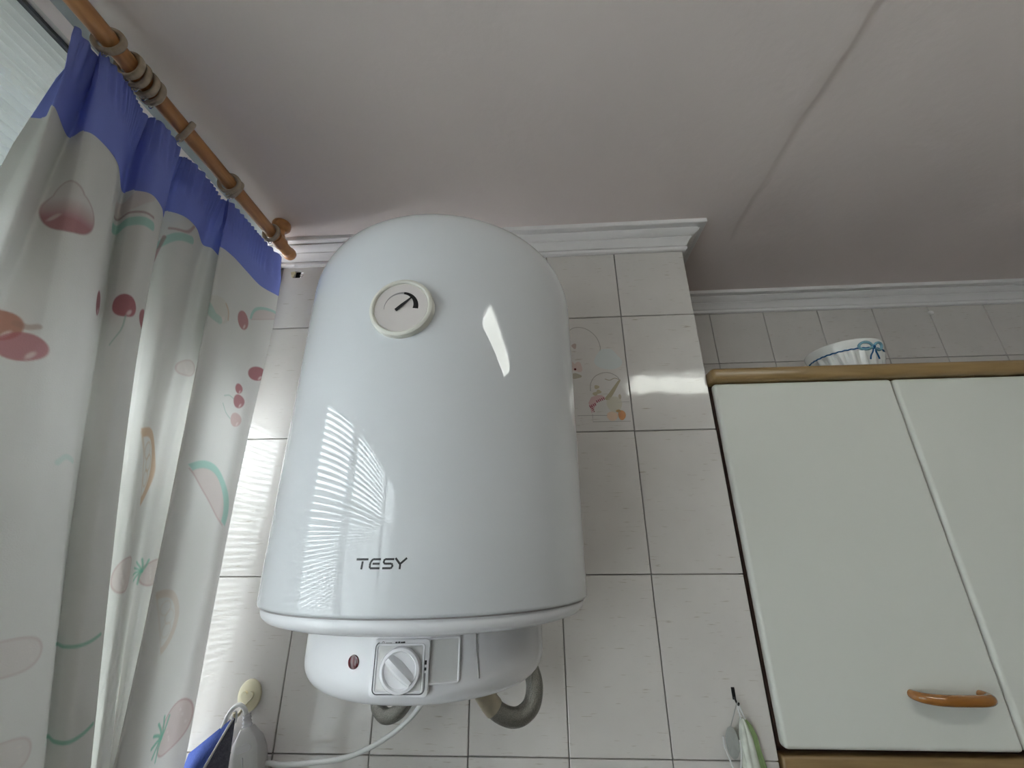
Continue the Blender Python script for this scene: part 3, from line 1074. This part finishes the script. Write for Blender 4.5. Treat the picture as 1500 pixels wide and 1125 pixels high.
bw = thing('bowl', (.385, .130, 2.0765), 'white fluted ceramic bowl with a blue bow on top of the cabinet', 'bowl')
BX, BY, BZ, BR = .370, .125, 2.0765, .074
n = 96
V, F = [], []
lev = [(.0, .55), (.004, .60), (.02, .66), (.04, .73), (.06, .80), (.08, .87), (.092, .915), (.096, .93), (.100, .955), (.106, .975), (.114, 1.0), (.117, 1.0), (.118, .985), (.110, .955), (.09, .88), (.05, .72), (.012, .55), (.010, .0)]
for i, (h_, rf) in enumerate(lev):
    for k in range(n):
        a = 2 * PI * k / n
        fl = 0.0
        if .004 < h_ < .095 and i < 8:
            fl = .055 * math.sin(20 * a + 45 * h_) * min(1, (h_) / .02)
        r_ = BR * (rf + fl)
        V.append((BX + r_ * math.cos(a), BY + r_ * math.sin(a), BZ + h_))
for i in range(len(lev) - 1):
    F += [(i * n + k, i * n + (k + 1) % n, (i + 1) * n + (k + 1) % n, (i + 1) * n + k) for k in range(n)]
F.append(tuple(range(n)))
bb = mesh('bowl_body', V, F, M_ceramic, bw, angle=60)
rp = []
for k in range(160):
    a = 2 * PI * k / 160
    rp.append((BX + (BR * .938) * math.cos(a), BY + (BR * .938) * math.sin(a), BZ + .0965 + .0006 * math.sin(a * 40)))
tube('blue_cord', rp, .0016, M_bluegl, bw, 8, closed=True)


def bowl_pt(u, v):
    """u metres along the wall from the bow knot, v height above the bowl's foot"""
    a = math.radians(-80) + u / BR
    rf = np.interp(v, [.0, .02, .04, .06, .08, .096, .106, .114], [.55, .66, .73, .80, .87, .93, .975, 1.0]) * BR + .0022
    return (BX + rf * math.cos(a), BY + rf * math.sin(a), BZ + v)


def bow_loop(P, name, mat, r_=.0027):
    tube(name, [bowl_pt(*p) for p in [tuple(q) for q in catmull(P, 8)]], r_, mat, bw, 8)


bow_loop([(0, .098), (-.010, .106), (-.022, .107), (-.030, .101), (-.026, .094), (-.012, .093), (0, .098)], 'bow_loop', M_cyangl)
bow_loop([(0, .098), (.008, .106), (.018, .107), (.024, .101), (.020, .094), (.010, .093), (0, .098)], 'bow_loop', M_cyangl)
bow_loop([(0, .098), (-.002, .088), (-.007, .080), (-.009, .072)], 'bow_tail', M_bluegl, .0015)
bow_loop([(0, .098), (.006, .089), (.012, .081), (.017, .074)], 'bow_tail', M_bluegl, .0015)
lathe('knot', [(0, .0035), (.003, .003), (.0042, 0), (.003, -.002), (0, -.0025)], bowl_pt(0, .098), M_bluegl, bw, 14, zaxis=(.17, -1, 0))

# ================================================================== decorated tile: flat print on the tile behind the heater's right side
YD = -.0003


def art(name, P, col, th=.00022, smooth=False):
    m = MATS.get('glaze_' + '_'.join('%02d' % int(c * 100) for c in col)) or simple('glaze_' + '_'.join('%02d' % int(c * 100) for c in col), col, .16)
    V, F = extrude_poly(P, th)
    V = np.array(V); V[:, 1] += 0.0001
    o = mesh(name, V, F, m, decor, smooth=False)
    return o


def blob(cx, cz, rx, rz, n=22, wob=0, ph=0, rot=0):
    P = []
    for k in range(n):
        a = 2 * PI * k / n
        m_ = 1 + wob * math.sin(3 * a + ph)
        u, v = rx * m_ * math.cos(a), rz * m_ * math.sin(a)
        P.append((cx + u * math.cos(rot) - v * math.sin(rot), cz + u * math.sin(rot) + v * math.cos(rot)))
    return P


def line_art(name, pts, w_, col):
    A, B = [], []
    pts = [np.array(p, float) for p in pts]
    for i, p in enumerate(pts):
        d = pts[min(i + 1, len(pts) - 1)] - pts[max(i - 1, 0)]
        d = d / np.linalg.norm(d)
        n_ = np.array((-d[1], d[0])) * w_ / 2
        A.append(tuple(p + n_)); B.append(tuple(p - n_))
    return art(name, A + B[::-1], col)


def ppx(x, y):
    p = px_on(1, 0.0, x, y)
    return (p[0], p[2])


GREYL = (.40, .37, .34)
line_art('lamp_cord', catmull([ppx(*q) for q in ((832, 486), (840, 480.5), (852, 480), (864, 485), (874, 495), (879, 507), (879, 514))], 6), .0013, GREYL)
shade = [ppx(*q) for q in ((879, 513), (888, 511), (896, 512), (904, 520), (911, 528), (910, 535), (902, 540), (890, 541), (878, 538), (871, 532), (871, 526))]
art('lamp_shade', [tuple(p) for p in catmull(shade, 4, True)], (.66, .69, .68))
line_art('arch_line', catmull([ppx(*q) for q in ((865, 573), (865, 563), (870, 553), (880, 547), (892, 546), (903, 551), (908, 557))], 6), .0014, GREYL)
line_art('arch_line', [ppx(868, 607), ppx(868.5, 618), ppx(924, 617)], .0012, GREYL)
line_art('table_line', [ppx(846, 609), ppx(868, 608.5), ppx(890, 608.5)], .0012, GREYL)
line_art('table_line', [ppx(905, 589), ppx(922, 588.5)], .0010, GREYL)
for (cx, cy, r1, r2, col) in ((841, 507, .0048, .006, (.52, .40, .36)), (846, 538, .010, .011, (.66, .52, .48)), (838, 537, .009, .010, (.64, .50, .46)), (844, 551, .010, .006, (.45, .40, .32))):
    p = ppx(cx, cy)
    art('flower_petal', blob(p[0], p[1], r1, r2, 20, .16, cx), col)
p = ppx(842.5, 541); art('flower_centre', blob(p[0], p[1], .0024, .0024), (.10, .01, .01), .0003)
for (cx, cy) in ((874, 567), (877, 574), (872, 577)):
    p = ppx(cx, cy); art('mushroom', blob(p[0], p[1], .0050, .0042, 16, .12, cy), (.50, .43, .30))
bot = [ppx(*q) for q in ((886, 584), (892, 576), (899, 566), (906, 557), (909, 557), (904, 567), (898, 578), (892, 586))]
art('pepper_mill', [tuple(q) for q in catmull(bot, 4, True)], (.42, .36, .24))
line_art('twig', catmull([ppx(*q) for q in ((886, 555), (893, 557), (900, 554), (907, 556))], 5), .0016, (.42, .36, .28))
p = ppx(900, 592); art('jug', blob(p[0], p[1], .0150, .0165, 24, .05), (.60, .56, .46))
p = ppx(908, 581); art('jug_mark', blob(p[0], p[1], .0028, .0052, 14), (.45, .38, .28), .0003)
cl_ = [ppx(*q) for q in ((862, 590), (866, 582), (874, 579), (882, 579), (887, 583), (880, 586), (874, 590), (870, 600), (867, 606))]
art('checked_napkin', [tuple(q) for q in cl_], (.62, .42, .42))
for k in range(9):
    a_ = (863.5 + k * 2.5, 591 - k * 1.1 + (3 if k < 4 else 0))
    b_ = (865.5 + k * 2.3, 596 + 7 * (k < 3) - k * 1.5)
    line_art('napkin_stripe', [ppx(*a_), ppx(a_[0] + 2.0, a_[1] + 3.4)], .0019, (.30, .06, .09)).location.y -= .00012
for k in range(4):
    line_art('napkin_stripe', [ppx(865 + k * 1.5, 597 + k * 2.2), ppx(868.2 + k * 1.0, 595.0 + k * 2.4)], .0017, (.30, .06, .09)).location.y -= .00012
p = ppx(897, 609.5); art('peach', blob(p[0], p[1], .0105, .0095, 22, .03), (.72, .53, .40))
p = ppx(911, 608); art('peach', blob(p[0], p[1], .0072, .0100, 22, .05, 1), (.62, .27, .10), .0003)
p = ppx(906, 602); art('leaf', blob(p[0], p[1], .0050, .0026, 14), (.38, .22, .07), .00038)

# ================================================================== curtain pole, rings
XP, ZP, RP = -0.885, 2.4045, 0.0118
rod = thing('curtain_rod', (XP, -.70, ZP - RP), 'brown wooden curtain pole under the ceiling along the window', 'curtain rod')
tube('pole', [(XP, -.045, ZP), (XP, -.4, ZP), (XP, -1.0, ZP), (XP, -2.3, ZP)], RP, M_rod, rod, 24)
lathe('end_cap', [(0, .014), (.008, .013), (.0125, .009), (.0145, .003), (.0138, -.004), (.0118, -.007)], (XP, -.045, ZP), M_rod, rod, 28, zaxis=(0, 1, 0), xhint=(1, 0, 0))


def bracket(yb):
    br = lathe('bracket', [(.0, ZC), (.0175, ZC), (.0190, ZC - .004), (.0185, ZC - .012), (.0150, ZC - .017), (.0105, ZC - .020), (.0095, ZC - .027), (.0125, ZC - .034), (.0125, ZP), (0.0, ZP)], (XP, yb, 0), M_rod, rod, 28)
    tube('bracket_collar', [(XP, yb - .012, ZP), (XP, yb + .012, ZP)], RP + .0028, M_rod, br, 24)


bracket(-.088)
bracket(-2.2)

ring_spec = [  # y, tilt about z, tilt about x, label, group
    (-.4730, 14, 8, 'pale wooden curtain ring standing alone before the tight cluster of rings', None),
    (-.4430, 4, 14, 'pale wooden curtain ring in the tight cluster of four', 'clustered curtain rings'),
    (-.4300, -3, 12, 'pale wooden curtain ring in the tight cluster of four', 'clustered curtain rings'),
    (-.4180, 2, 14, 'pale wooden curtain ring in the tight cluster of four', 'clustered curtain rings'),
    (-.4060, -2, 13, 'pale wooden curtain ring in the tight cluster of four', 'clustered curtain rings'),
    (-.3440, -26, -10, 'pale wooden curtain ring at the overlap of the two curtains', None),
    (-.2420, 10, 8, 'pale wooden curtain ring of the touching pair halfway along the fine gathers', 'paired curtain rings'),
    (-.2270, -20, -6, 'pale wooden curtain ring of the touching pair halfway along the fine gathers', 'paired curtain rings'),
    (-.1130, -8, 8, 'pale wooden curtain ring next to the pole bracket at the wall', None)]
RI = 0.0134
ring_me = None
for (y, tz, tx, lab, grp) in ring_spec:
    if ring_me is None:
        P = []
        n_ = 40
        V, F = [], []
        sec = rrect(.0034, .0042, .0026, 3)
        for k in range(n_):
            a = 2 * PI * k / n_
            for u, v in sec:
                rr_ = RI + .0034 + u
                V.append((rr_ * math.cos(a), v, rr_ * math.sin(a)))
        m_ = len(sec)
        for k in range(n_):
            k2 = (k + 1) % n_
            F += [(k * m_ + q, k * m_ + (q + 1) % m_, k2 * m_ + (q + 1) % m_, k2 * m_ + q) for q in range(m_)]
        ring_me = bpy.data.meshes.new('curtain_ring'); ring_me.from_pydata(V, [], F); ring_me.update()
        bm = bmesh.new(); bm.from_mesh(ring_me); bmesh.ops.recalc_face_normals(bm, faces=bm.faces); bm.to_mesh(ring_me); bm.free()
        ring_me.materials.append(M_ring)
        ring_me.polygons.foreach_set('use_smooth', [True] * len(ring_me.polygons))
    o = bpy.data.objects.new('curtain_ring', ring_me)
    place(o, (XP, y, ZP - (RI - RP)))
    o.rotation_euler = (math.radians(tx), 0, math.radians(tz))
    props(o, lab, 'curtain ring', grp)
    # little screw eye under the ring that carries the curtain tape
    zb_ = ZP - (RI - RP) - RI - .0068
    tube('eyelet', [(XP + .0034 * math.cos(a), y, zb_ - .002 + .0034 * math.sin(a)) for a in np.linspace(0, 2 * PI, 14)[:-1]], .0007, M_chrome, o, 6, closed=True)

# ================================================================== curtains
ZT = 2.386          # top of the headings
ZBOT = 1.08


def guide(X, pix, deg=2):
    """a fold line: photo pixels on the vertical sheet at depth X -> y(z)"""
    P = [px_on(0, X, *q) for q in pix]
    z = np.array([p[2] for p in P]); y = np.array([p[1] for p in P])
    c = np.polyfit(z, y, deg)
    zmin = z.min()
    d = np.polyder(c)
    def f(zz):
        zz = np.asarray(zz, float)
        lo = np.polyval(c, zmin) + np.polyval(d, zmin) * 0.7 * (zz - zmin)
        return np.where(zz < zmin, lo, np.polyval(c, np.minimum(zz, ZT)))
    return f


left_g = [
    (-.935, [(108, 46), (57, 146), (0, 242)], 1),
    (-.915, [(95, 120), (62, 170), (30, 230), (0, 300)], 1),
    (-.888, [(100, 110), (66, 186), (48, 237), (0, 414)], 1),
    (-.915, [(118, 150), (92, 215), (64, 281), (29, 363), (13, 430)], 1),
    (-.884, [(132, 160), (112, 250), (78, 400), (35, 600), (0, 800)], 2),
    (-.876, [(155, 165), (140, 260), (112, 400), (80, 600), (45, 850), (18, 1125)], 2),
    (-.886, [(178, 170), (181, 234), (145, 430), (131, 524), (107, 638), (97, 720), (78, 900), (58, 1125)], 2),
    (-.928, [(188, 175), (180, 280), (155, 430), (142, 524), (120, 638), (108, 720), (86, 900), (68, 1125)], 2),
    (-.905, [(215, 180), (200, 300), (160, 473), (142, 584), (122, 714), (100, 894), (82, 1125)], 2),
    (-.886, [(240, 200), (222, 310), (185, 473), (168, 584), (146, 714), (124, 894), (103, 1125)], 2),
    (-.893, [(254, 205), (240, 311), (208, 460), (197, 544), (175, 702), (155, 882), (128, 1125)], 2),
    (-.910, [(258, 205), (244, 311), (210, 460), (199, 544), (176, 702), (156, 882), (130, 1125)], 2),
]
right_g = [
    # unseen back layer added to dim window light through the first folds
    (-.958, [(264, 290), (256, 372), (242, 430), (178, 760), (148, 900), (125, 1017), (100, 1125)], 2),
    (-.962, [(232, 262), (220, 345), (192, 440), (147, 702), (120, 882), (87, 1125)], 2),
    (-.958, [(182, 225), (168, 325), (138, 460), (122, 560), (102, 702), (80, 882), (52, 1125)], 2),
    (-.940, [(240, 215), (225, 320), (195, 460), (180, 560), (160, 702), (138, 882), (112, 1125)], 2),
    (-.915, [(262, 215), (252, 320), (222, 440), (204, 560), (182, 702), (160, 882), (134, 1125)], 2),
    (-.898, [(285, 240), (275, 330), (246, 440), (226, 560), (202, 702), (174, 882), (146, 1125)], 2),
    (-.900, [(303, 262), (296, 332), (266, 414), (250, 480), (222, 640), (190, 850), (156, 1125)], 2),
    (-.922, [(312, 268), (303, 350), (275, 440), (252, 530), (226, 660), (198, 850), (162, 1125)], 2),
    (-.912, [(322, 275), (314, 360), (290, 470), (262, 600), (236, 720), (206, 870), (166, 1125)], 2),
    (-.914, [(332, 290), (324, 372), (306, 470), (276, 620), (252, 745), (222, 880), (176, 1125)], 2),
    (-.892, [(333, 290), (325, 370), (312, 430), (243, 760), (213, 900), (190, 1017), (165, 1125)], 2),
    (-.886, [(352, 305), (345, 385), (330, 450), (268, 760), (238, 900), (200, 1125)], 2),
    (-.890, [(372, 325), (368, 402), (350, 471), (330, 540), (290, 760), (262, 900), (224, 1125)], 2),
    (-.893, [(392, 340), (388, 415), (370, 500), (318, 740), (287, 900), (248, 1100)], 2),
    (-.876, [(421, 365), (414, 431), (403, 482), (381, 560), (348, 700), (311, 900), (276, 1090)], 2),
]


class Sheet:
    def __init__(self, guides, ztop, pleat):
        zs = np.concatenate([np.linspace(ztop, 1.46, 620), np.linspace(1.455, ZBOT, 40)])
        X = np.array([g[0] for g in guides]); m = len(guides)
        Y = np.array([guide(*g)(zs) for g in guides])          # m x nz
        NT = 32
        t = np.linspace(0, m - 1, (m - 1) * NT + 1)
        i = np.clip(t.astype(int), 0, m - 2); fr = (t - i)
        def spl(A):
            ext = np.concatenate([2 * A[:1] - A[1:2], A, 2 * A[-1:] - A[-2:-1]])
            a, b, c, d = ext[i], ext[i + 1], ext[i + 2], ext[i + 3]
            f_ = fr[:, None]
            return 0.5 * (2 * b + (c - a) * f_ + (2 * a - 5 * b + 4 * c - d) * f_ ** 2 + (3 * b - a - 3 * c + d) * f_ ** 3)
        amp = np.interp(zs, [1.0, 2.22, 2.33, ztop], [1.0, 1.0, .75, .35])
        XX = np.repeat(X[:, None], len(zs), 1)
        XX = -.898 + (XX - -.898) * amp[None, :]
        self.X, self.Y, self.zs = spl(XX), spl(Y), zs
        # arc length along the cloth, taken below the heading
        k = int(np.argmin(abs(zs - 2.15)))
        ds = np.hypot(np.diff(self.X[:, k]), np.diff(self.Y[:, k]))
        self.s = np.concatenate([[0], np.cumsum(ds)])
        # gathers of the heading tape
        S = self.s[:, None]
        fall = np.interp(zs, [2.318, 2.345, ztop - .012, ztop], [0, 1, 1, .6])[None, :]
        self.X = self.X + pleat * fall * (np.sin(S * 2 * PI / .0125 + 6 * np.sin(S * 31)) )
        # soft irregularity
        self.X = self.X + .0022 * np.sin(S * 47 + zs[None, :] * 7) * np.clip((2.30 - zs) / .2, 0, 1)[None, :]
        self.Z = np.repeat(zs[None, :], len(t), 0) + .0015 * np.sin(S * 2 * PI / .0125) * fall * (zs > ztop - .02)[None, :]


L = Sheet(left_g, ZT, .0026)
Rr = Sheet(right_g, ZT - .002, .0036)
Rr.s = Rr.s - Rr.s[3 * 32]      # cloth coordinate 0 where the visible part begins
WHITE = np.array((0.71, 0.695, 0.665))
BLUEC = np.array((0.25, 0.30, 0.74))


def blend(col, mask, c, a=1.0):
    m = np.clip(mask, 0, 1)[..., None] * (a * .9)
    return col * (1 - m) + np.array(c) * m


def edge(d, w_=.0018):
    return np.clip(.5 - d / w_, 0, 1)


def ell(S, Z, s, z, a, b, rot=0):
    c_, s_ = math.cos(rot), math.sin(rot)
    u, v = (S - s) * c_ + (Z - z) * s_, -(S - s) * s_ + (Z - z) * c_
    return (np.sqrt((u / a) ** 2 + (v / b) ** 2) - 1) * min(a, b), u, v


RED, DRED, PINK = (.36, .09, .11), (.26, .055, .075), (.58, .40, .38)
GREEN, LGREEN, ORANGE, TAN = (.20, .48, .36), (.34, .60, .52), (.58, .36, .20), (.60, .46, .33)


def strawberry(col, S, Z, s, z, k=1.0, full=True):
    d, u, v = ell(S, Z, s, z, .033 * k, .030 * k)
    top = np.hypot(S - (s - .004 * k), (Z - (z + .018 * k)) * .9) - .020 * k
    d = np.minimum(d, top)
    fade = np.clip((z + .018 * k - Z) / (.030 * k), 0, 1)
    col = blend(col, edge(d) * (0.12 + .88 * fade), RED, .85)
    col = blend(col, edge(abs(d) - .0008) * .7, DRED, .6)
    return blend(col, edge(ell(S, Z, s - .014 * k, z - .012 * k, .009 * k, .003 * k, .5)[0]), (.75, .66, .64), .6)


def cherry(col, S, Z, s, z, k=1.0, c=DRED, a=.9):
    d, u, v = ell(S, Z, s, z, .0165 * k, .0150 * k)
    col = blend(col, edge(d), c, a)
    return blend(col, edge(ell(S, Z, s + .007 * k, z - .008 * k, .002 * k, .0045 * k, -.5)[0]), (.8, .7, .68), .7)


def stroke(col, S, Z, P, w_, c, a=1.0):
    P = [np.array(p) for p in catmull([(p[0], p[1]) for p in P], 6)]
    d = np.full(S.shape, 9.0)
    for p, q in zip(P[:-1], P[1:]):
        e = q - p; L2 = e @ e
        t_ = np.clip(((S - p[0]) * e[0] + (Z - p[1]) * e[1]) / L2, 0, 1)
        d = np.minimum(d, np.hypot(S - p[0] - t_ * e[0], Z - p[1] - t_ * e[1]))
    return blend(col, edge(d - w_ / 2), c, a)


def melon(col, S, Z, s, z, k=1.0, rot=-.8, a=1.0):
    """wedge of melon: green rind arc, grey-pink flesh"""
    c_, s_ = math.cos(rot), math.sin(rot)
    u, v = ((S - s) * c_ + (Z - z) * s_) / k, (-(S - s) * s_ + (Z - z) * c_) / k
    r_ = np.hypot(u, v + .030)
    inn = np.maximum(r_ - .062, .012 - v - .0)
    col = blend(col, edge(np.maximum(r_ - .062, -v - .004)), PINK, .38 * a)
    col = blend(col, edge(np.maximum(abs(r_ - .066) - .0052, -v - .002)), LGREEN, .85 * a)
    return blend(col, edge(np.maximum(abs(v + .004) - .0012, r_ - .066)), RED, .35 * a)


def orange_slice(col, S, Z, s, z, k=1.0, a=1.0):
    c_, s_ = math.cos(.35), math.sin(.35)
    u, v = ((S - s) * c_ + (Z - z) * s_) / k, (-(S - s) * s_ + (Z - z) * c_) / k
    r_ = np.hypot(u + .016, v)
    half = -u - .016
    col = blend(col, edge(np.maximum(abs(r_ - .036) - .0048, half)), ORANGE, .75 * a)
    for q in (-50, 0, 50):
        aa = math.radians(q)
        d = np.maximum(np.hypot(u + .016 - .019 * math.cos(aa), (v - .019 * math.sin(aa)) * 1.1) - .0095, half)
        col = blend(col, edge(abs(d) - .0011), TAN, .6 * a)
    return blend(col, edge(np.maximum(abs(u + .016) - .0012, r_ - .038)), TAN, .6 * a)


def berry(col, S, Z, s, z, k=1.0, a=1.0, leaf=True, rot=.6):
    d, u, v = ell(S, Z, s, z, .030 * k, .021 * k, rot)
    col = blend(col, edge(d), PINK, .45 * a)
    col = blend(col, edge(abs(d) - .0010), RED, .45 * a)
    for q in range(7):
        du, dv = .016 * k * math.cos(q * 2.1), .010 * k * math.sin(q * 2.9)
        col = blend(col, edge(np.hypot(u - du, v - dv) - .0020), (.76, .70, .67), .6 * a)
    if leaf:
        lu, lv = s - .026 * k * math.cos(rot), z - .026 * k * math.sin(rot) + .010 * k
        for q in range(7):
            aa = math.radians(60 + q * 32)
            col = stroke(col, S, Z, [(lu, lv), (lu + .010 * k * math.cos(aa), lv + .010 * k * math.sin(aa)), (lu + .021 * k * math.cos(aa + .12), lv + .021 * k * math.sin(aa + .12))], .0034 * k, GREEN, .9 * a)
    return col


SGREEN = (.30, .45, .38)


def line(col, S, Z, P, w_, c, a=1.0):
    return stroke(col, S, Z, P, w_, c, a)


PRINTS_L = [
    (strawberry, (.122, 2.156, .92)),
    (cherry, (.092, 2.008, 1.15, (.42, .15, .08), .85)), (line, ([(.104, 2.013), (.113, 2.010), (.120, 2.012)], .006, (.40, .25, .20), .6)),
    (cherry, (.112, 1.988, 1.05, (.46, .17, .19), .9)),
    (cherry, (.207, 2.083, 1.0)), (cherry, (.281, 2.090, 1.05, RED, .95)), (cherry, (.323, 2.090, .9, RED, .9)),
    (line, ([(.285, 2.076), (.282, 2.055), (.270, 2.035)], .0014, SGREEN, .9)),
    (line, ([(.225, 2.198), (.265, 2.212), (.300, 2.220)], .0130, LGREEN, .85)),
    (line, ([(.225, 2.214), (.262, 2.226), (.300, 2.233)], .0035, DRED, .55)),
    (line, ([(.230, 2.228), (.265, 2.243), (.285, 2.262)], .0220, PINK, .35)),
    (berry, (.135, 1.682, .8, .5, False, .2)), (line, ([(.205, 1.678), (.2676, 1.6765), (.292, 1.679), (.3112, 1.6855)], .0040, GREEN, .75)),
    (berry, (.135, 1.588, .8, .5, False, .2)), (line, ([(.205, 1.580), (.2719, 1.5765), (.296, 1.579), (.3158, 1.5855)], .0045, GREEN, .8)),
    (line, ([(.150, 1.874), (.160, 1.882), (.175, 1.880)], .006, LGREEN, .35)),
]
PRINTS_R = [
    (line, ([(0.020, 2.226), (0.040, 2.245), (0.062, 2.258)], .0120, LGREEN, .8)),
    (line, ([(0.030, 2.256), (0.050, 2.262), (0.060, 2.282)], .0040, RED, .5)),
    (line, ([(0.016, 2.200), (0.022, 2.222), (0.026, 2.240)], .0060, RED, .6)),
    (orange_slice, (0.078, 1.900, 1.35)),
    (berry, (0.130, 2.062, .6, .6, False, .4)),
    (line, ([(0.170, 2.232), (0.180, 2.228), (0.187, 2.230)], .0020, SGREEN, .5)),
    (cherry, (0.206, 2.172, 1.55, (.66, .62, .55), .6)), (line, ([(0.186, 2.172), (0.198, 2.158), (0.210, 2.155)], .014, LGREEN, .55)),
    (line, ([(0.218, 2.190), (0.227, 2.180), (0.230, 2.165)], .0025, ORANGE, .6)),
    (cherry, (0.275, 2.190, 1.15, (.44, .17, .18), .9)),
    (melon, (0.326, 2.222, .55, .5, .9)),
    (cherry, (0.331, 2.103, .95, RED, .9)), (cherry, (0.301, 2.064, .62, RED, .9)), (cherry, (0.306, 2.041, .85, RED, .85)), (cherry, (0.307, 2.006, .85, PINK, .85)),
    (line, ([(0.292, 2.041), (0.276, 2.042), (0.260, 2.036)], .0016, SGREEN, .8)), (line, ([(0.292, 2.004), (0.274, 2.010), (0.260, 2.022)], .0016, SGREEN, .8)),
    (melon, (0.270, 1.866, 1.15, -.62)),
    (berry, (0.048, 1.752, .95, .8, False, .5)), (berry, (0.140, 1.752, .80, .9, True, .3)),
    (orange_slice, (0.228, 1.690, 1.1, .40)),
    (berry, (0.303, 1.538, 1.3, 1.0, True, .7)),
]


def build_curtain(sheet, name, label, hem, prints, band, mat):
    S = np.repeat(sheet.s[:, None], len(sheet.zs), 1)
    Z = np.repeat(sheet.zs[None, :], len(sheet.s), 0)
    col = np.ones(S.shape + (3,)) * WHITE
    for fn, args in prints:
        col = fn(col, S, Z, *args)
    root = thing(name, (float(sheet.X.mean()), float(sheet.Y.mean()), ZBOT), label, 'curtain')
    nS, nZ = S.shape
    kb = int(np.argmin(abs(sheet.zs - hem)))
    for part, k0, k1, c in (('cloth_panel', kb - 1, nZ, None), (band, 0, kb + 1, BLUEC)):
        st = 1
        X_, Y_, Z_ = sheet.X[:, k0:k1], sheet.Y[:, k0:k1], sheet.Z[:, k0:k1]
        if c is not None:           # the sewn-on band stands a hair proud of the panel
            X_ = X_ + .0006
        m_, n_ = X_.shape
        V = np.stack([X_, Y_, Z_], -1).reshape(-1, 3)
        idx = np.arange(m_ * n_).reshape(m_, n_)
        F = np.stack([idx[:-1, :-1], idx[1:, :-1], idx[1:, 1:], idx[:-1, 1:]], -1).reshape(-1, 4)
        cen = (V.min(0) + V.max(0)) / 2
        me = bpy.data.meshes.new(part)
        me.vertices.add(len(V)); me.vertices.foreach_set('co', (V - cen).ravel())
        me.loops.add(F.size); me.loops.foreach_set('vertex_index', F.ravel().astype(np.int32))
        me.polygons.add(len(F)); me.polygons.foreach_set('loop_start', np.arange(0, F.size, 4, dtype=np.int32))
        me.update(calc_edges=True)
        cc = np.ones((len(V), 4))
        cc[:, :3] = (col[:, k0:k1].reshape(-1, 3) if c is None else np.repeat(c[None], len(V), 0))
        at = me.attributes.new('print', 'FLOAT_COLOR', 'POINT')
        at.data.foreach_set('color', cc.ravel())
        me.materials.append(mat)
        me.polygons.foreach_set('use_smooth', np.ones(len(F), bool))
        me.validate()
        place(bpy.data.objects.new(part, me), cen, root)
    return root


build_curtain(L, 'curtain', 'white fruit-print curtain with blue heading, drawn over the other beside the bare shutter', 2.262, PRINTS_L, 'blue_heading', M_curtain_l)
build_curtain(Rr, 'curtain', 'white fruit-print curtain with finely gathered blue heading next to the tiled wall', 2.284, PRINTS_R, 'blue_heading', M_curtain)
